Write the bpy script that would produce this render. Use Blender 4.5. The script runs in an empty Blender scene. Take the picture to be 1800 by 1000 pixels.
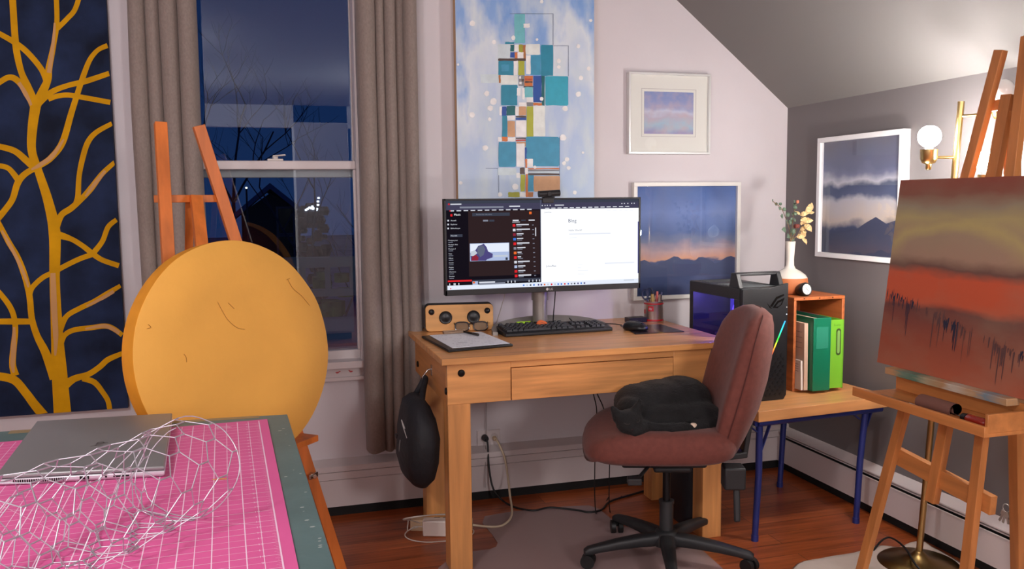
import bpy, bmesh, math, random
from mathutils import Vector, Matrix, noise
random.seed(7)
V = Vector
SC = bpy.context.scene
COL = SC.collection
rad = math.radians

# ---------------------------------------------------------------- camera
F_PX, YAW, PIT, ROL, EYE = 1518.0, rad(16.19), rad(-5.556), rad(-0.593), V((0, 0, 1.26))
FW = V((math.sin(YAW)*math.cos(PIT), math.cos(YAW)*math.cos(PIT), math.sin(PIT)))
RT = V((math.cos(YAW), -math.sin(YAW), 0)); UP = RT.cross(FW)
RT, UP = math.cos(ROL)*RT + math.sin(ROL)*UP, -math.sin(ROL)*RT + math.cos(ROL)*UP
cam = bpy.data.cameras.new('camera'); cam_o = bpy.data.objects.new('camera', cam); COL.objects.link(cam_o)
cam.sensor_width = 36; cam.lens = F_PX/1800*36; cam.clip_start = 0.02; cam.clip_end = 300
cam_o.matrix_world = Matrix(((RT.x, UP.x, -FW.x, 0), (RT.y, UP.y, -FW.y, 0), (RT.z, UP.z, -FW.z, 1.26), (0, 0, 0, 1)))
SC.camera = cam_o

# ---------------------------------------------------------------- world, exposure, room fill lights
SC.view_settings.view_transform = 'Standard'; SC.view_settings.look = 'None'
SC.view_settings.exposure = 0.16; SC.view_settings.gamma = 1.0; SC.view_settings.use_curve_mapping = False
wd = bpy.data.worlds.new('dusk_sky'); SC.world = wd; wd.use_nodes = True
nt = wd.node_tree; bg = nt.nodes['Background']
tc = nt.nodes.new('ShaderNodeTexCoord'); sp = nt.nodes.new('ShaderNodeSeparateXYZ'); rp = nt.nodes.new('ShaderNodeValToRGB')
nt.links.new(tc.outputs['Generated'], sp.inputs[0]); nt.links.new(sp.outputs['Z'], rp.inputs[0]); nt.links.new(rp.outputs[0], bg.inputs[0])
rp.color_ramp.elements[0].position = 0.0; rp.color_ramp.elements[0].color = (0.010, 0.030, 0.105, 1)
rp.color_ramp.elements[1].position = 0.4; rp.color_ramp.elements[1].color = (0.005, 0.016, 0.066, 1)
bg.inputs[1].default_value = 1.0
def lamp(name, loc, power, col, size):
    l = bpy.data.lights.new(name, 'POINT'); l.energy = power; l.color = col; l.shadow_soft_size = size
    o = bpy.data.objects.new(name, l); COL.objects.link(o); o.location = loc; return o
lamp('left_fill', (-1.0, 0.5, 2.1), 58.0, (1.0, 0.94, 0.95), 0.10)  # unseen fill light standing in for a source at upper left
lamp('rear_left_fill', (-0.95, -1.6, 1.55), 85.0, (1.0, 0.94, 0.95), 0.25)  # fill light added behind the camera, no fitting there
lamp('rear_right_fill', (1.6, -1.2, 1.7), 105.0, (1.0, 0.94, 0.95), 0.25)  # second added fill, brightens back wall, desk and heater
BULB = 270.0

# ---------------------------------------------------------------- helpers: pixel rays of the calibrated camera
def ray(x, y): return RT*((x-900)/F_PX) - UP*((y-500)/F_PX) + FW
def py(x, y, Y): d = ray(x, y); return EYE + d*(Y/d.y)
def pz(x, y, Z): d = ray(x, y); return EYE + d*((Z-EYE.z)/d.z)
def px(x, y, X): d = ray(x, y); return EYE + d*(X/d.x)
def pp(x, y, p, n): d = ray(x, y); return EYE + d*((V(p)-EYE).dot(V(n))/d.dot(V(n)))

# ---------------------------------------------------------------- helpers: materials
def lin(c):
    return tuple(((v/255)/12.92 if v/255 <= .04045 else ((v/255+.055)/1.055)**2.4) for v in c) + (1,)
MATS = {}
def mat(name, rgb, rough=.5, metal=0, var=0, vs=20, st=(1, 1, 1), bump=0, bs=150, coat=0, emit=0, alpha=1, spec=.5, sheen=0, detail=4):
    if name in MATS: return MATS[name]
    m = bpy.data.materials.new(name); m.use_nodes = True; t = m.node_tree; b = t.nodes['Principled BSDF']
    c = lin(rgb); b.inputs['Base Color'].default_value = c; b.inputs['Roughness'].default_value = rough
    b.inputs['Metallic'].default_value = metal; b.inputs['Coat Weight'].default_value = coat
    b.inputs['Specular IOR Level'].default_value = spec; b.inputs['Alpha'].default_value = alpha
    if sheen: b.inputs['Sheen Weight'].default_value = sheen; b.inputs['Sheen Roughness'].default_value = .4
    if emit: b.inputs['Emission Color'].default_value = c; b.inputs['Emission Strength'].default_value = emit
    if var or bump:
        tc = t.nodes.new('ShaderNodeTexCoord'); mp = t.nodes.new('ShaderNodeMapping'); mp.inputs['Scale'].default_value = st
        t.links.new(tc.outputs['Object'], mp.inputs[0])
    if var:
        n = t.nodes.new('ShaderNodeTexNoise'); n.inputs['Scale'].default_value = vs; n.inputs['Detail'].default_value = detail
        r = t.nodes.new('ShaderNodeValToRGB'); t.links.new(mp.outputs[0], n.inputs[0]); t.links.new(n.outputs[0], r.inputs[0])
        r.color_ramp.elements[0].position = .3; r.color_ramp.elements[1].position = .7
        r.color_ramp.elements[0].color = tuple(v*(1-var) for v in c[:3])+(1,); r.color_ramp.elements[1].color = tuple(min(1, v*(1+var)) for v in c[:3])+(1,)
        t.links.new(r.outputs[0], b.inputs['Base Color'])
    if bump:
        n = t.nodes.new('ShaderNodeTexNoise'); n.inputs['Scale'].default_value = bs; n.inputs['Detail'].default_value = 3
        bn = t.nodes.new('ShaderNodeBump'); bn.inputs['Strength'].default_value = bump; bn.inputs['Distance'].default_value = .004
        t.links.new(mp.outputs[0], n.inputs[0]); t.links.new(n.outputs[0], bn.inputs['Height']); t.links.new(bn.outputs[0], b.inputs['Normal'])
    MATS[name] = m; return m
def wood(name, rgb, dark=.55, ax=0, rough=.45, scale=9, coat=0):
    st = [14, 14, 14]; st[ax] = 1.0
    m = mat(name, rgb, rough, var=(1-dark)/1.6, vs=scale/3, st=st, coat=coat, detail=7, bump=.06, bs=60); return m
def emi(name, rgb, s=1.0):
    if name in MATS: return MATS[name]
    m = bpy.data.materials.new(name); m.use_nodes = True; t = m.node_tree; t.nodes.clear()
    e = t.nodes.new('ShaderNodeEmission'); e.inputs[0].default_value = lin(rgb); e.inputs[1].default_value = s
    o = t.nodes.new('ShaderNodeOutputMaterial'); t.links.new(e.outputs[0], o.inputs[0]); MATS[name] = m; return m
def glass(name, tint=(255, 255, 255), ior=1.5, rough=0.0):
    if name in MATS: return MATS[name]
    m = bpy.data.materials.new(name); m.use_nodes = True; t = m.node_tree; t.nodes.clear()
    tr = t.nodes.new('ShaderNodeBsdfTransparent'); tr.inputs[0].default_value = lin(tint)
    gl = t.nodes.new('ShaderNodeBsdfGlossy'); gl.inputs['Roughness'].default_value = rough; gl.inputs[0].default_value = (.82, .92, 1, 1)
    fr = t.nodes.new('ShaderNodeFresnel'); fr.inputs[0].default_value = ior
    mx = t.nodes.new('ShaderNodeMixShader'); o = t.nodes.new('ShaderNodeOutputMaterial')
    ge = t.nodes.new('ShaderNodeNewGeometry'); inv = t.nodes.new('ShaderNodeMath'); inv.operation = 'SUBTRACT'; inv.inputs[0].default_value = 1
    mu = t.nodes.new('ShaderNodeMath'); mu.operation = 'MULTIPLY'; t.links.new(ge.outputs['Backfacing'], inv.inputs[1]); t.links.new(fr.outputs[0], mu.inputs[0]); t.links.new(inv.outputs[0], mu.inputs[1])
    t.links.new(mu.outputs[0], mx.inputs[0]); t.links.new(tr.outputs[0], mx.inputs[1]); t.links.new(gl.outputs[0], mx.inputs[2]); t.links.new(mx.outputs[0], o.inputs[0])
    MATS[name] = m; return m
def painted(name, stops, nz=.12, ns=3.0, st=(1, 1, 1), rough=.5, axis='Z', stain=None, spec=.3, contrast=1):
    """a painted picture: colours run along the generated axis, pushed about by noise; stain = (rgb, noise scale, amount)"""
    m = bpy.data.materials.new(name); m.use_nodes = True; t = m.node_tree; b = t.nodes['Principled BSDF']; L = t.links.new
    tc = t.nodes.new('ShaderNodeTexCoord'); mp = t.nodes.new('ShaderNodeMapping'); mp.inputs['Scale'].default_value = st
    n = t.nodes.new('ShaderNodeTexNoise'); n.inputs['Scale'].default_value = ns; n.inputs['Detail'].default_value = 6
    sx = t.nodes.new('ShaderNodeSeparateXYZ'); L(tc.outputs['Generated'], sx.inputs[0]); L(tc.outputs['Generated'], mp.inputs[0]); L(mp.outputs[0], n.inputs[0])
    a = t.nodes.new('ShaderNodeMath'); a.operation = 'MULTIPLY_ADD'; a.inputs[1].default_value = nz*2; L(n.outputs[0], a.inputs[0])
    s = t.nodes.new('ShaderNodeMath'); s.operation = 'SUBTRACT'; s.inputs[1].default_value = nz; L(sx.outputs[axis], s.inputs[0]); L(s.outputs[0], a.inputs[2])
    r = t.nodes.new('ShaderNodeValToRGB'); L(a.outputs[0], r.inputs[0]); e = r.color_ramp.elements
    while len(e) < len(stops): e.new(.5)
    for k, (p, c) in enumerate(stops): e[k].position = p; e[k].color = lin(c)
    out = r.outputs[0]
    if stain:
        n2 = t.nodes.new('ShaderNodeTexNoise'); n2.inputs['Scale'].default_value = stain[1]; n2.inputs['Detail'].default_value = 5
        r2 = t.nodes.new('ShaderNodeValToRGB'); r2.color_ramp.elements[0].position = .45; r2.color_ramp.elements[1].position = .7
        r2.color_ramp.elements[1].color = (stain[2],)*3+(1,)
        mx = t.nodes.new('ShaderNodeMix'); mx.data_type = 'RGBA'
        L(tc.outputs['Generated'], n2.inputs[0]); L(n2.outputs[0], r2.inputs[0]); L(r2.outputs[0], mx.inputs[0]); L(out, mx.inputs[6]); mx.inputs[7].default_value = lin(stain[0]); out = mx.outputs[2]
    L(out, b.inputs['Base Color']); b.inputs['Roughness'].default_value = rough; b.inputs['Specular IOR Level'].default_value = spec
    MATS[name] = m; return m

# ---------------------------------------------------------------- helpers: objects
WM = {}
def wmat(o): return WM.get(o.name, Matrix())
def tag(o, label=None, cat=None, group=None, kind=None):
    if label: o['label'] = label
    if cat: o['category'] = cat
    if group: o['group'] = group
    if kind: o['kind'] = kind
    return o
def thing(name, label, cat, loc=(0, 0, 0), rz=0, group=None, rot=None):
    o = bpy.data.objects.new(name, None); COL.objects.link(o); o.empty_display_size = .05
    o.location = loc; o.rotation_euler = rot if rot else (0, 0, rz)
    WM[o.name] = Matrix.Translation(V(loc)) @ (Matrix.Rotation(rot[2], 4, 'Z') @ Matrix.Rotation(rot[1], 4, 'Y') @ Matrix.Rotation(rot[0], 4, 'X') if rot else Matrix.Rotation(rz, 4, 'Z'))
    return tag(o, label, cat, group)
def dup(root, loc=None, rz=None, label=None, group=None):
    r = root.copy(); COL.objects.link(r)
    if loc is not None: r.location = loc
    if rz is not None: r.rotation_euler = (0, 0, rz)
    WM[r.name] = Matrix.Translation(r.location) @ r.rotation_euler.to_matrix().to_4x4()
    if label: r['label'] = label
    if group: r['group'] = group
    for ch in list(root.children):
        c = ch.copy(); COL.objects.link(c); c.parent = r
        for g in list(ch.children):
            d = g.copy(); COL.objects.link(d); d.parent = c
    return r

class B:
    """collects shapes (world coordinates, or the parent's own when local=True) and links them as one mesh object"""
    def __init__(s, local=False): s.v = []; s.f = []; s.mi = 0; s.local = local
    def m(s, i): s.mi = i; return s
    def add(s, vs, fs):
        k = len(s.v); s.v += [tuple(v) for v in vs]; s.f += [([k+i for i in f], s.mi) for f in fs]; return s
    def hexa(s, p): return s.add(p, [(0, 3, 2, 1), (4, 5, 6, 7), (0, 1, 5, 4), (1, 2, 6, 5), (2, 3, 7, 6), (3, 0, 4, 7)])
    def box(s, c, d, M=None):
        c = V(c); x, y, z = d[0]/2, d[1]/2, d[2]/2
        q = [V(p) for p in ((-x, -y, -z), (x, -y, -z), (x, y, -z), (-x, y, -z), (-x, -y, z), (x, -y, z), (x, y, z), (-x, y, z))]
        return s.hexa([(M @ p if M else p)+c for p in q])
    def bx(s, x0, x1, y0, y1, z0, z1): return s.box(((x0+x1)/2, (y0+y1)/2, (z0+z1)/2), (x1-x0, y1-y0, z1-z0))
    def bar(s, a, b, w, d, up=(0, 0, 1), w2=None):
        a, b = V(a), V(b); t = (b-a).normalized(); u = V(up); u = (u-t*u.dot(t)).normalized(); r = t.cross(u)
        p = []
        for e, ww in ((a, w), (b, w2 or w)): p += [e-r*ww/2-u*d/2, e+r*ww/2-u*d/2, e+r*ww/2+u*d/2, e-r*ww/2+u*d/2]
        return s.hexa(p)
    def rings(s, R, caps=True, close=False):
        n = len(R[0]); vs = [p for r in R for p in r]; fs = []
        for i in range(len(R)-(0 if close else 1)):
            j = (i+1) % len(R)
            for k in range(n): fs.append((i*n+k, i*n+(k+1) % n, j*n+(k+1) % n, j*n+k))
        if caps and not close: fs += [tuple(range(n-1, -1, -1)), tuple(range((len(R)-1)*n, len(R)*n))]
        return s.add(vs, fs)
    def tube(s, pts, r, n=8, caps=True, close=False):
        P = [V(p) for p in pts]; N = len(P); rs = r if isinstance(r, (list, tuple)) else [r]*N
        T = [((P[(i+1) % N]-P[i-1]) if close else (P[min(i+1, N-1)]-P[max(i-1, 0)])).normalized() for i in range(N)]
        u = T[0].orthogonal().normalized(); R = []
        for i in range(N):
            u = u-T[i]*u.dot(T[i]); u = u.normalized() if u.length > 1e-6 else T[i].orthogonal().normalized(); w = T[i].cross(u)
            R.append([P[i]+(u*math.cos(2*math.pi*k/n)+w*math.sin(2*math.pi*k/n))*rs[i] for k in range(n)])
        return s.rings(R, caps, close)
    def cyl(s, a, b, r, r2=None, n=20): return s.tube([a, b], [r, r if r2 is None else r2], n)
    def lathe(s, prof, o=(0, 0, 0), n=28, ax=(0, 0, 1)):
        q = V((0, 0, 1)).rotation_difference(V(ax)).to_matrix(); o = V(o)
        R = [[o+q @ V((r*math.cos(2*math.pi*k/n), r*math.sin(2*math.pi*k/n), z)) for k in range(n)] for r, z in prof]
        return s.rings(R)
    def poly(s, pts): return s.add(pts, [tuple(range(len(pts)))])
    def prism(s, pts, vec):
        n = len(pts); a = [V(p) for p in pts]; b = [p+V(vec) for p in a]
        return s.add(a+b, [tuple(range(n-1, -1, -1)), tuple(range(n, 2*n))]+[(i, (i+1) % n, n+(i+1) % n, n+i) for i in range(n)])
    def ball(s, c, r, n=16, M=None):
        r = r if isinstance(r, (tuple, list)) else (r,)*3; c = V(c); R = []
        for i in range(1, n//2):
            a = math.pi*i/(n//2)
            R.append([c+((M @ V((r[0]*math.sin(a)*math.cos(2*math.pi*k/n), r[1]*math.sin(a)*math.sin(2*math.pi*k/n), -r[2]*math.cos(a)))) if M else V((r[0]*math.sin(a)*math.cos(2*math.pi*k/n), r[1]*math.sin(a)*math.sin(2*math.pi*k/n), -r[2]*math.cos(a)))) for k in range(n)])
        return s.rings(R)
    def text(s, txt, size, M, align='LEFT', ext=0):
        cu = bpy.data.curves.new('lettering', 'FONT'); cu.body = txt; cu.size = size; cu.align_x = align; cu.extrude = ext; cu.resolution_u = 2
        o = bpy.data.objects.new('lettering', cu); me = bpy.data.meshes.new_from_object(o)
        s.add([M @ v.co for v in me.vertices], [tuple(p.vertices) for p in me.polygons])
        bpy.data.objects.remove(o); bpy.data.meshes.remove(me); bpy.data.curves.remove(cu); return s
    def done(s, name, mats, parent=None, bev=0, seg=2, sub=0, ang=38, flat=False):
        me = bpy.data.meshes.new(name); vs = s.v
        if parent is not None and not s.local:
            iv = wmat(parent).inverted(); vs = [tuple(iv @ V(v)) for v in vs]
        me.from_pydata(vs, [], [f for f, _ in s.f])
        for m in (mats if isinstance(mats, (list, tuple)) else [mats]): me.materials.append(m)
        for p, (_, i) in zip(me.polygons, s.f): p.material_index = i; p.use_smooth = not flat
        bm = bmesh.new(); bm.from_mesh(me)
        if not flat or True:
            # outward normals shell by shell
            bmesh.ops.recalc_face_normals(bm, faces=bm.faces) if not flat else None
        bm.to_mesh(me); bm.free(); me.update()
        if not flat and not sub: me.set_sharp_from_angle(angle=rad(ang))
        o = bpy.data.objects.new(name, me); COL.objects.link(o)
        if parent is not None: o.parent = parent; WM[o.name] = wmat(parent)
        if bev:
            d = o.modifiers.new('bevel', 'BEVEL'); d.width = bev; d.segments = seg; d.limit_method = 'ANGLE'; d.angle_limit = rad(40)
        if sub:
            d = o.modifiers.new('round', 'SUBSURF'); d.levels = sub; d.render_levels = sub
        return o
def struct(b, name, mats, parent=None, **k): return tag(b.done(name, mats, parent, **k), kind='structure') if parent is None else b.done(name, mats, parent, **k)
def single(b, name, mats, label, cat, group=None, **k): return tag(b.done(name, mats, None, **k), label, cat, group)
def sring(c, ux, uy, a, b_, e=3.0, n=28):
    """one super-ellipse ring round c in the plane of ux, uy"""
    out = []
    for k in range(n):
        t = 2*math.pi*k/n; x, y = math.cos(t), math.sin(t)
        out.append(V(c)+V(ux)*(a*math.copysign(abs(x)**(2/e), x))+V(uy)*(b_*math.copysign(abs(y)**(2/e), y)))
    return out
def ribbon(b, pts, w, to3, off=0.0, k=6):
    """a painted stroke: pts/widths in pixels on a wall picture, smoothed and laid just on its face"""
    P = [V((p[0], p[1], 0)) for p in pts]; ws = w if isinstance(w, (list, tuple)) else [w]*len(P); S = []; SW = []
    for i in range(len(P)-1):
        p0, p1, p2, p3 = P[max(i-1, 0)], P[i], P[i+1], P[min(i+2, len(P)-1)]
        for j in range(k):
            t = j/k; S.append(.5*((2*p1)+(-p0+p2)*t+(2*p0-5*p1+4*p2-p3)*t*t+(-p0+3*p1-3*p2+p3)*t**3)); SW.append(ws[i]*(1-t)+ws[i+1]*t)
    S.append(P[-1]); SW.append(ws[-1]); A = []
    for i in range(len(S)):
        t = (S[min(i+1, len(S)-1)]-S[max(i-1, 0)]).normalized(); n = V((-t.y, t.x, 0))
        A.append((S[i]+n*SW[i]/2, S[i]-n*SW[i]/2))
    vs = [to3(q.x, q.y, off) for a in A for q in a]
    return b.add(vs, [(2*i, 2*i+1, 2*i+3, 2*i+2) for i in range(len(A)-1)])
def smooth(pts, k=6):
    P = [V(p) for p in pts]; S = []
    for i in range(len(P)-1):
        p0, p1, p2, p3 = P[max(i-1, 0)], P[i], P[i+1], P[min(i+2, len(P)-1)]
        for j in range(k):
            t = j/k; S.append(.5*((2*p1)+(-p0+p2)*t+(2*p0-5*p1+4*p2-p3)*t*t+(-p0+3*p1-3*p2+p3)*t**3))
    return S+[P[-1]]
# ================================================================ THE ROOM
W, R, CZ, KN, RY, LX = 3.5, 2.34, 2.45, 1.668, -3.9, -2.6
SX = R-(CZ-KN)/.8
m_wall = mat('pale_wall_paint', (214, 208, 211), .75, var=.03, vs=3, bump=.04, bs=250)
m_dark = mat('dark_grey_paint', (112, 107, 107), .6, var=.04, vs=2, bump=.04, bs=250)
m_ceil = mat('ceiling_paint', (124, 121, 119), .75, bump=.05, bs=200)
m_white = mat('white_paint', (212, 203, 202), .4)
m_black = mat('black_gap', (14, 14, 15), .8)
WX0, WX1, WZ0, WZ1 = -.40, .405, .62, 2.25
b = B()
b.prism([(LX-.15, W, 0), (WX0, W, 0), (WX0, W, CZ+.1), (LX-.15, W, CZ+.1)], (0, .15, 0))
b.prism([(WX0, W, 0), (WX1, W, 0), (WX1, W, WZ0), (WX0, W, WZ0)], (0, .15, 0))
b.prism([(WX0, W, WZ1), (WX1, W, WZ1), (WX1, W, CZ+.1), (WX0, W, CZ+.1)], (0, .15, 0))
b.prism([(WX1, W, 0), (R+.15, W, 0), (R+.15, W, KN+.05), (SX, W, CZ+.1), (WX1, W, CZ+.1)], (0, .15, 0))
struct(b, 'wall_back', m_wall)
struct(B().bx(R, R+.15, RY, W, 0, KN+.1), 'wall_right', m_dark)
struct(B().bx(LX-.15, LX, RY, W, 0, CZ+.1), 'wall_left', m_wall)
b = B()
b.bx(.44, 1.09, RY-.12, RY, 0, CZ).bx(LX, 1.6, RY-.12, RY, 2.18, CZ).bx(LX, -1.2, RY-.12, RY, 0, 2.18).bx(1.6, R, RY-.12, RY, 0, CZ)
struct(b, 'wall_rear', mat('rear_wall_paint', (236, 234, 234), .7))
b = B().bx(LX-.15, R+.15, RY-3, RY-2.9, 0, 2.6)
struct(b, 'wall_hall', mat('dim_hall_paint', (40, 40, 46), .8))
struct(B().bx(LX-.15, R+.15, RY-3, W+.15, -.12, 0), 'floor', None)
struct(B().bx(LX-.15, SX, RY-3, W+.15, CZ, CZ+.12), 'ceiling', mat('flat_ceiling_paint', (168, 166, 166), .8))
b = B().prism([(SX-.05, RY-3, CZ+.04), (R, RY-3, KN), (R+.15, RY-3, KN), (R+.15, RY-3, KN+.2), (SX-.05, RY-3, CZ+.2)], (0, W+.1-RY+3, 0))
b2 = B().prism([(SX, RY-3, CZ), (R, RY-3, KN), (R+.15, RY-3, KN-.12), (R+.15, RY-3, KN+.1), (SX, RY-3, CZ+.12)], (0, W-RY+3, 0))
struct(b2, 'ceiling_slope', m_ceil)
# floor boards
fm = bpy.data.materials.new('laminate_floor'); fm.use_nodes = True; t = fm.node_tree; L = t.links.new; bs_ = t.nodes['Principled BSDF']
tc = t.nodes.new('ShaderNodeTexCoord'); br = t.nodes.new('ShaderNodeTexBrick'); L(tc.outputs['Object'], br.inputs[0])
br.inputs['Scale'].default_value = 1; br.inputs['Brick Width'].default_value = 1.1; br.inputs['Row Height'].default_value = .095; br.inputs['Mortar Size'].default_value = .0012
br.inputs['Color1'].default_value = lin((196, 104, 54)); br.inputs['Color2'].default_value = lin((160, 78, 38)); br.inputs['Mortar'].default_value = lin((70, 32, 18)); br.offset = .37
mp = t.nodes.new('ShaderNodeMapping'); mp.inputs['Scale'].default_value = (2, 34, 1); L(tc.outputs['Object'], mp.inputs[0])
nz = t.nodes.new('ShaderNodeTexNoise'); nz.inputs['Scale'].default_value = 1.6; nz.inputs['Detail'].default_value = 8; L(mp.outputs[0], nz.inputs[0])
r_ = t.nodes.new('ShaderNodeValToRGB'); r_.color_ramp.elements[0].position = .3; r_.color_ramp.elements[0].color = (.5, .45, .4, 1); r_.color_ramp.elements[1].position = .68; L(nz.outputs[0], r_.inputs[0])
mx = t.nodes.new('ShaderNodeMix'); mx.data_type = 'RGBA'; mx.blend_type = 'MULTIPLY'; mx.inputs[0].default_value = 1
L(br.outputs[0], mx.inputs[6]); L(r_.outputs[0], mx.inputs[7]); L(mx.outputs[2], bs_.inputs['Base Color']); bs_.inputs['Roughness'].default_value = .32
bpy.data.objects['floor'].data.materials[0] = fm

# heaters along the two walls
HY = 3.44
b = B().bx(LX, R, HY, W, .040, .1495).bx(LX, R, HY, W, .1515, .181)
b.prism([(LX, HY, .183), (LX, HY, .205), (LX, W, .222), (LX, W, .183)], (R-LX, 0, 0))
b.m(1).bx(LX, R, HY+.012, W, .0, .2)
struct(b, 'baseboard_back', [m_white, m_black])
HX = 2.28
b = B().bx(HX, HX+.008, RY, HY, .041, .150).bx(HX-.002, HX+.004, RY, HY, .150, .153)
b.bx(HX+.010, HX+.02, RY, HY, .1595, .1645).prism([(HX+.004, RY, .171), (HX+.004, RY, .176), (R, RY, .192), (R, RY, .18)], (0, HY-RY, 0))
b.m(1).bx(HX+.022, R, RY, HY, 0, .17)
struct(b, 'baseboard_right', [m_white, m_black])

cbn = thing('wardrobe', 'tall plain white wardrobe seen only as a pale reflection in the window', 'wardrobe', (.56, -1.15, 0))
m_wd = mat('wardrobe_white', (236, 234, 232), .5)
B().bx(.322, .80, -1.4, -.92, .06, 1.98).done('carcass', m_wd, cbn, bev=.003); B().bx(.322, .80, -.918, -.90, .08, 1.97).done('door', m_wd, cbn, bev=.003); B().bx(.34, .78, -1.38, -.95, 0, .06).done('plinth', m_black, cbn)

# window
m_glass = glass('window_glass', (232, 238, 240), 2.0)
win = thing('window_1', None, None, (0, W, WZ0)); win['kind'] = 'structure'
b = B()
b.bx(WX0, WX0+.05, W-.012, W+.15, WZ0, WZ1).bx(.376, WX1, W-.012, W+.15, WZ0, WZ1)
b.bx(WX0, WX1, W+.1, W+.15, WZ0, WZ0+.036).bx(WX0, WX1, W-.012, W+.15, WZ1-.05, WZ1)
b.done('jamb', m_white, win, bev=.002)
b = B().bx(-.35, .376, W+.03, W+.065, 1.3905, 1.4245).bx(-.35, .376, W+.03, W+.065, .62, .66).bx(-.35, -.33, W+.03, W+.065, .66, 1.39).bx(.366, .376, W+.03, W+.065, .66, 1.39)
b.done('lower_sash', m_white, win, bev=.003)
b = B().bx(-.35, .376, W+.075, W+.105, 1.36, 1.395).bx(-.35, -.33, W+.075, W+.105, 1.395, WZ1).bx(.37, .376, W+.075, W+.105, 1.395, WZ1)
b.done('upper_sash', m_white, win, bev=.003)
B().bx(-.335, .370, W+.044, W+.048, .655, 1.395).done('lower_pane', m_glass, win)
B().bx(-.335, .374, W+.088, W+.092, 1.39, WZ1-.02).done('upper_pane', m_glass, win)
b = B().bx(WX0-.06, .43, W-.045, W+.1, .598, .6255); b.bx(WX0-.05, .42, W-.016, W, .560, .598).bx(WX0-.05, .42, W-.026, W, .545, .560)
b.m(1)
for (x, y, r) in ((593, 655, .005), (597, 653, .003), (617, 653, .005), (614, 651, .003)):
    p = py(x, y, W-.0165); b.prism([(p.x+r*math.cos(a)*(1.5+.5*math.sin(3*a)), p.y, p.z+r*.7*math.sin(a)) for a in [i*.7 for i in range(9)]], (0, .001, 0))
b.done('sill', [m_white, mat('red_paint_spots', (190, 70, 70), .6)], win, bev=.002)
p = py(484, 281, W+.04); b = B().box((p.x, W+.045, 1.4285), (.06, .022, .008)).cyl((p.x, W+.045, 1.43), (p.x, W+.045, 1.442), .011).bar((p.x-.008, W+.04, 1.443), (p.x+.038, W+.02, 1.446), .012, .006)
b.done('sash_lock', mat('ivory_plastic', (214, 206, 200), .4), win, bev=.002)

# curtains
m_curt = mat('grey_curtain_cloth', (142, 129, 121), .9, var=.10, vs=160, st=(1, 1, .6), bump=.25, bs=500, sheen=.2)
def curtain(name, folds, z0, z1, label, spread=0):
    prof = []
    for (x0, x1, d) in folds:
        c, h = (x0+x1)/2, (x1-x0)/2
        for k in range(13):
            a = math.pi*k/12; prof.append((c-h*math.cos(a), 3.455-d*max(0, math.sin(a))**.7))
    nz = 14; vs = []; n = len(prof); xm = sum(p[0] for p in prof)/n
    for i in range(nz+1):
        f = i/nz; z = z0+(z1-z0)*f
        for (x, y) in prof:
            wob = .006*noise.noise((x*9, z*1.6, 3.1)); k = 1+spread*(1-f)
            vs.append((xm+(x-xm)*k+wob, min(3.458, y+.5*wob), z+(.004*math.sin(x*90) if i == 0 else 0)))
    b = B().add(vs, [(i*n+k, i*n+k+1, (i+1)*n+k+1, (i+1)*n+k) for i in range(nz) for k in range(n-1)])
    o = single(b, name, m_curt, label, 'curtain', 'curtains at the window', ang=180)
    s = o.modifiers.new('thick', 'SOLIDIFY'); s.thickness = .003; s.offset = 1
    return o
def cx(x, y): return py(x, y, 3.42).x
curtain('curtain', [(cx(629, 100), cx(660, 100), .075), (cx(660, 100), cx(676, 100), .055), (cx(676, 100), cx(696, 100), .06), (cx(697, 100), cx(712, 100), .015), (cx(711, 100), cx(733, 100), .05)], .262, 2.36,
        'grey floor-length curtain hanging right of the window beside the blue abstract painting')
curtain('curtain', [(cx(228, 100), cx(258, 100), .06), (cx(258, 100), cx(282, 100), .05), (cx(282, 100), cx(314, 100), .065), (cx(314, 100), cx(346, 100), .07)], .262, 2.36,
        'grey curtain hanging left of the window behind the orange easel', .03)
b = B().cyl((-.62, 3.43, 2.37), (.8, 3.43, 2.37), .012)
single(b, 'curtain_rod', mat('dark_metal', (40, 38, 38), .4, .8), 'dark rod above the window carrying both grey curtains', 'curtain rod')

# ---------------------------------------------------------------- outside the window, dusk
m_house = mat('dark_siding', (40, 46, 60), .9); m_bark = mat('dark_bark', (46, 52, 76), .9)
struct(B().bx(-60, 60, 5.2, 120, -3.3, -3.2), 'ground_outside', mat('snowy_ground', (128, 140, 165), .9, var=.25, vs=.4))
g = thing('house', 'dark gabled neighbouring house beyond the window at dusk', 'house', (-2.2, 22, -3.2))
hx0, hx1 = py(425, 400, 22).x, py(528, 400, 22).x; zr = py(475, 332, 22).z; ze = py(425, 375, 22).z
B().prism([(hx0, 22, -3.2), (hx1, 22, -3.2), (hx1, 22, ze), ((hx0+hx1)/2, 22, zr-.1), (hx0, 22, ze)], (0, 8, 0)).done('wall', m_house, g)
b = B()
for s in (-1, 1):
    xe = (hx0+hx1)/2+s*((hx1-hx0)/2+.35); zz = ze-.35*(zr-ze)/((hx1-hx0)/2)
    b.prism([((hx0+hx1)/2, 21.7, zr), (xe, 21.7, zz), (xe, 21.7, zz+.14), ((hx0+hx1)/2, 21.7, zr+.14)], (0, 8.6, 0))
b.done('roof', mat('snow_dusted_roof', (92, 110, 150), .9), g)
for (x, y) in ((502, 388), (503, 437)):
    p = py(x, y, 22); f = B().bx(p.x-.22, p.x+.22, 21.93, 22, p.z-.35, p.z+.35).done('window', mat('dim_trim', (96, 96, 116), .7), g)
    B().bx(p.x-.17, p.x+.17, 21.915, 21.93, p.z-.3, p.z+.3).done('pane', mat('black_pane', (12, 14, 22), .2), f)
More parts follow.
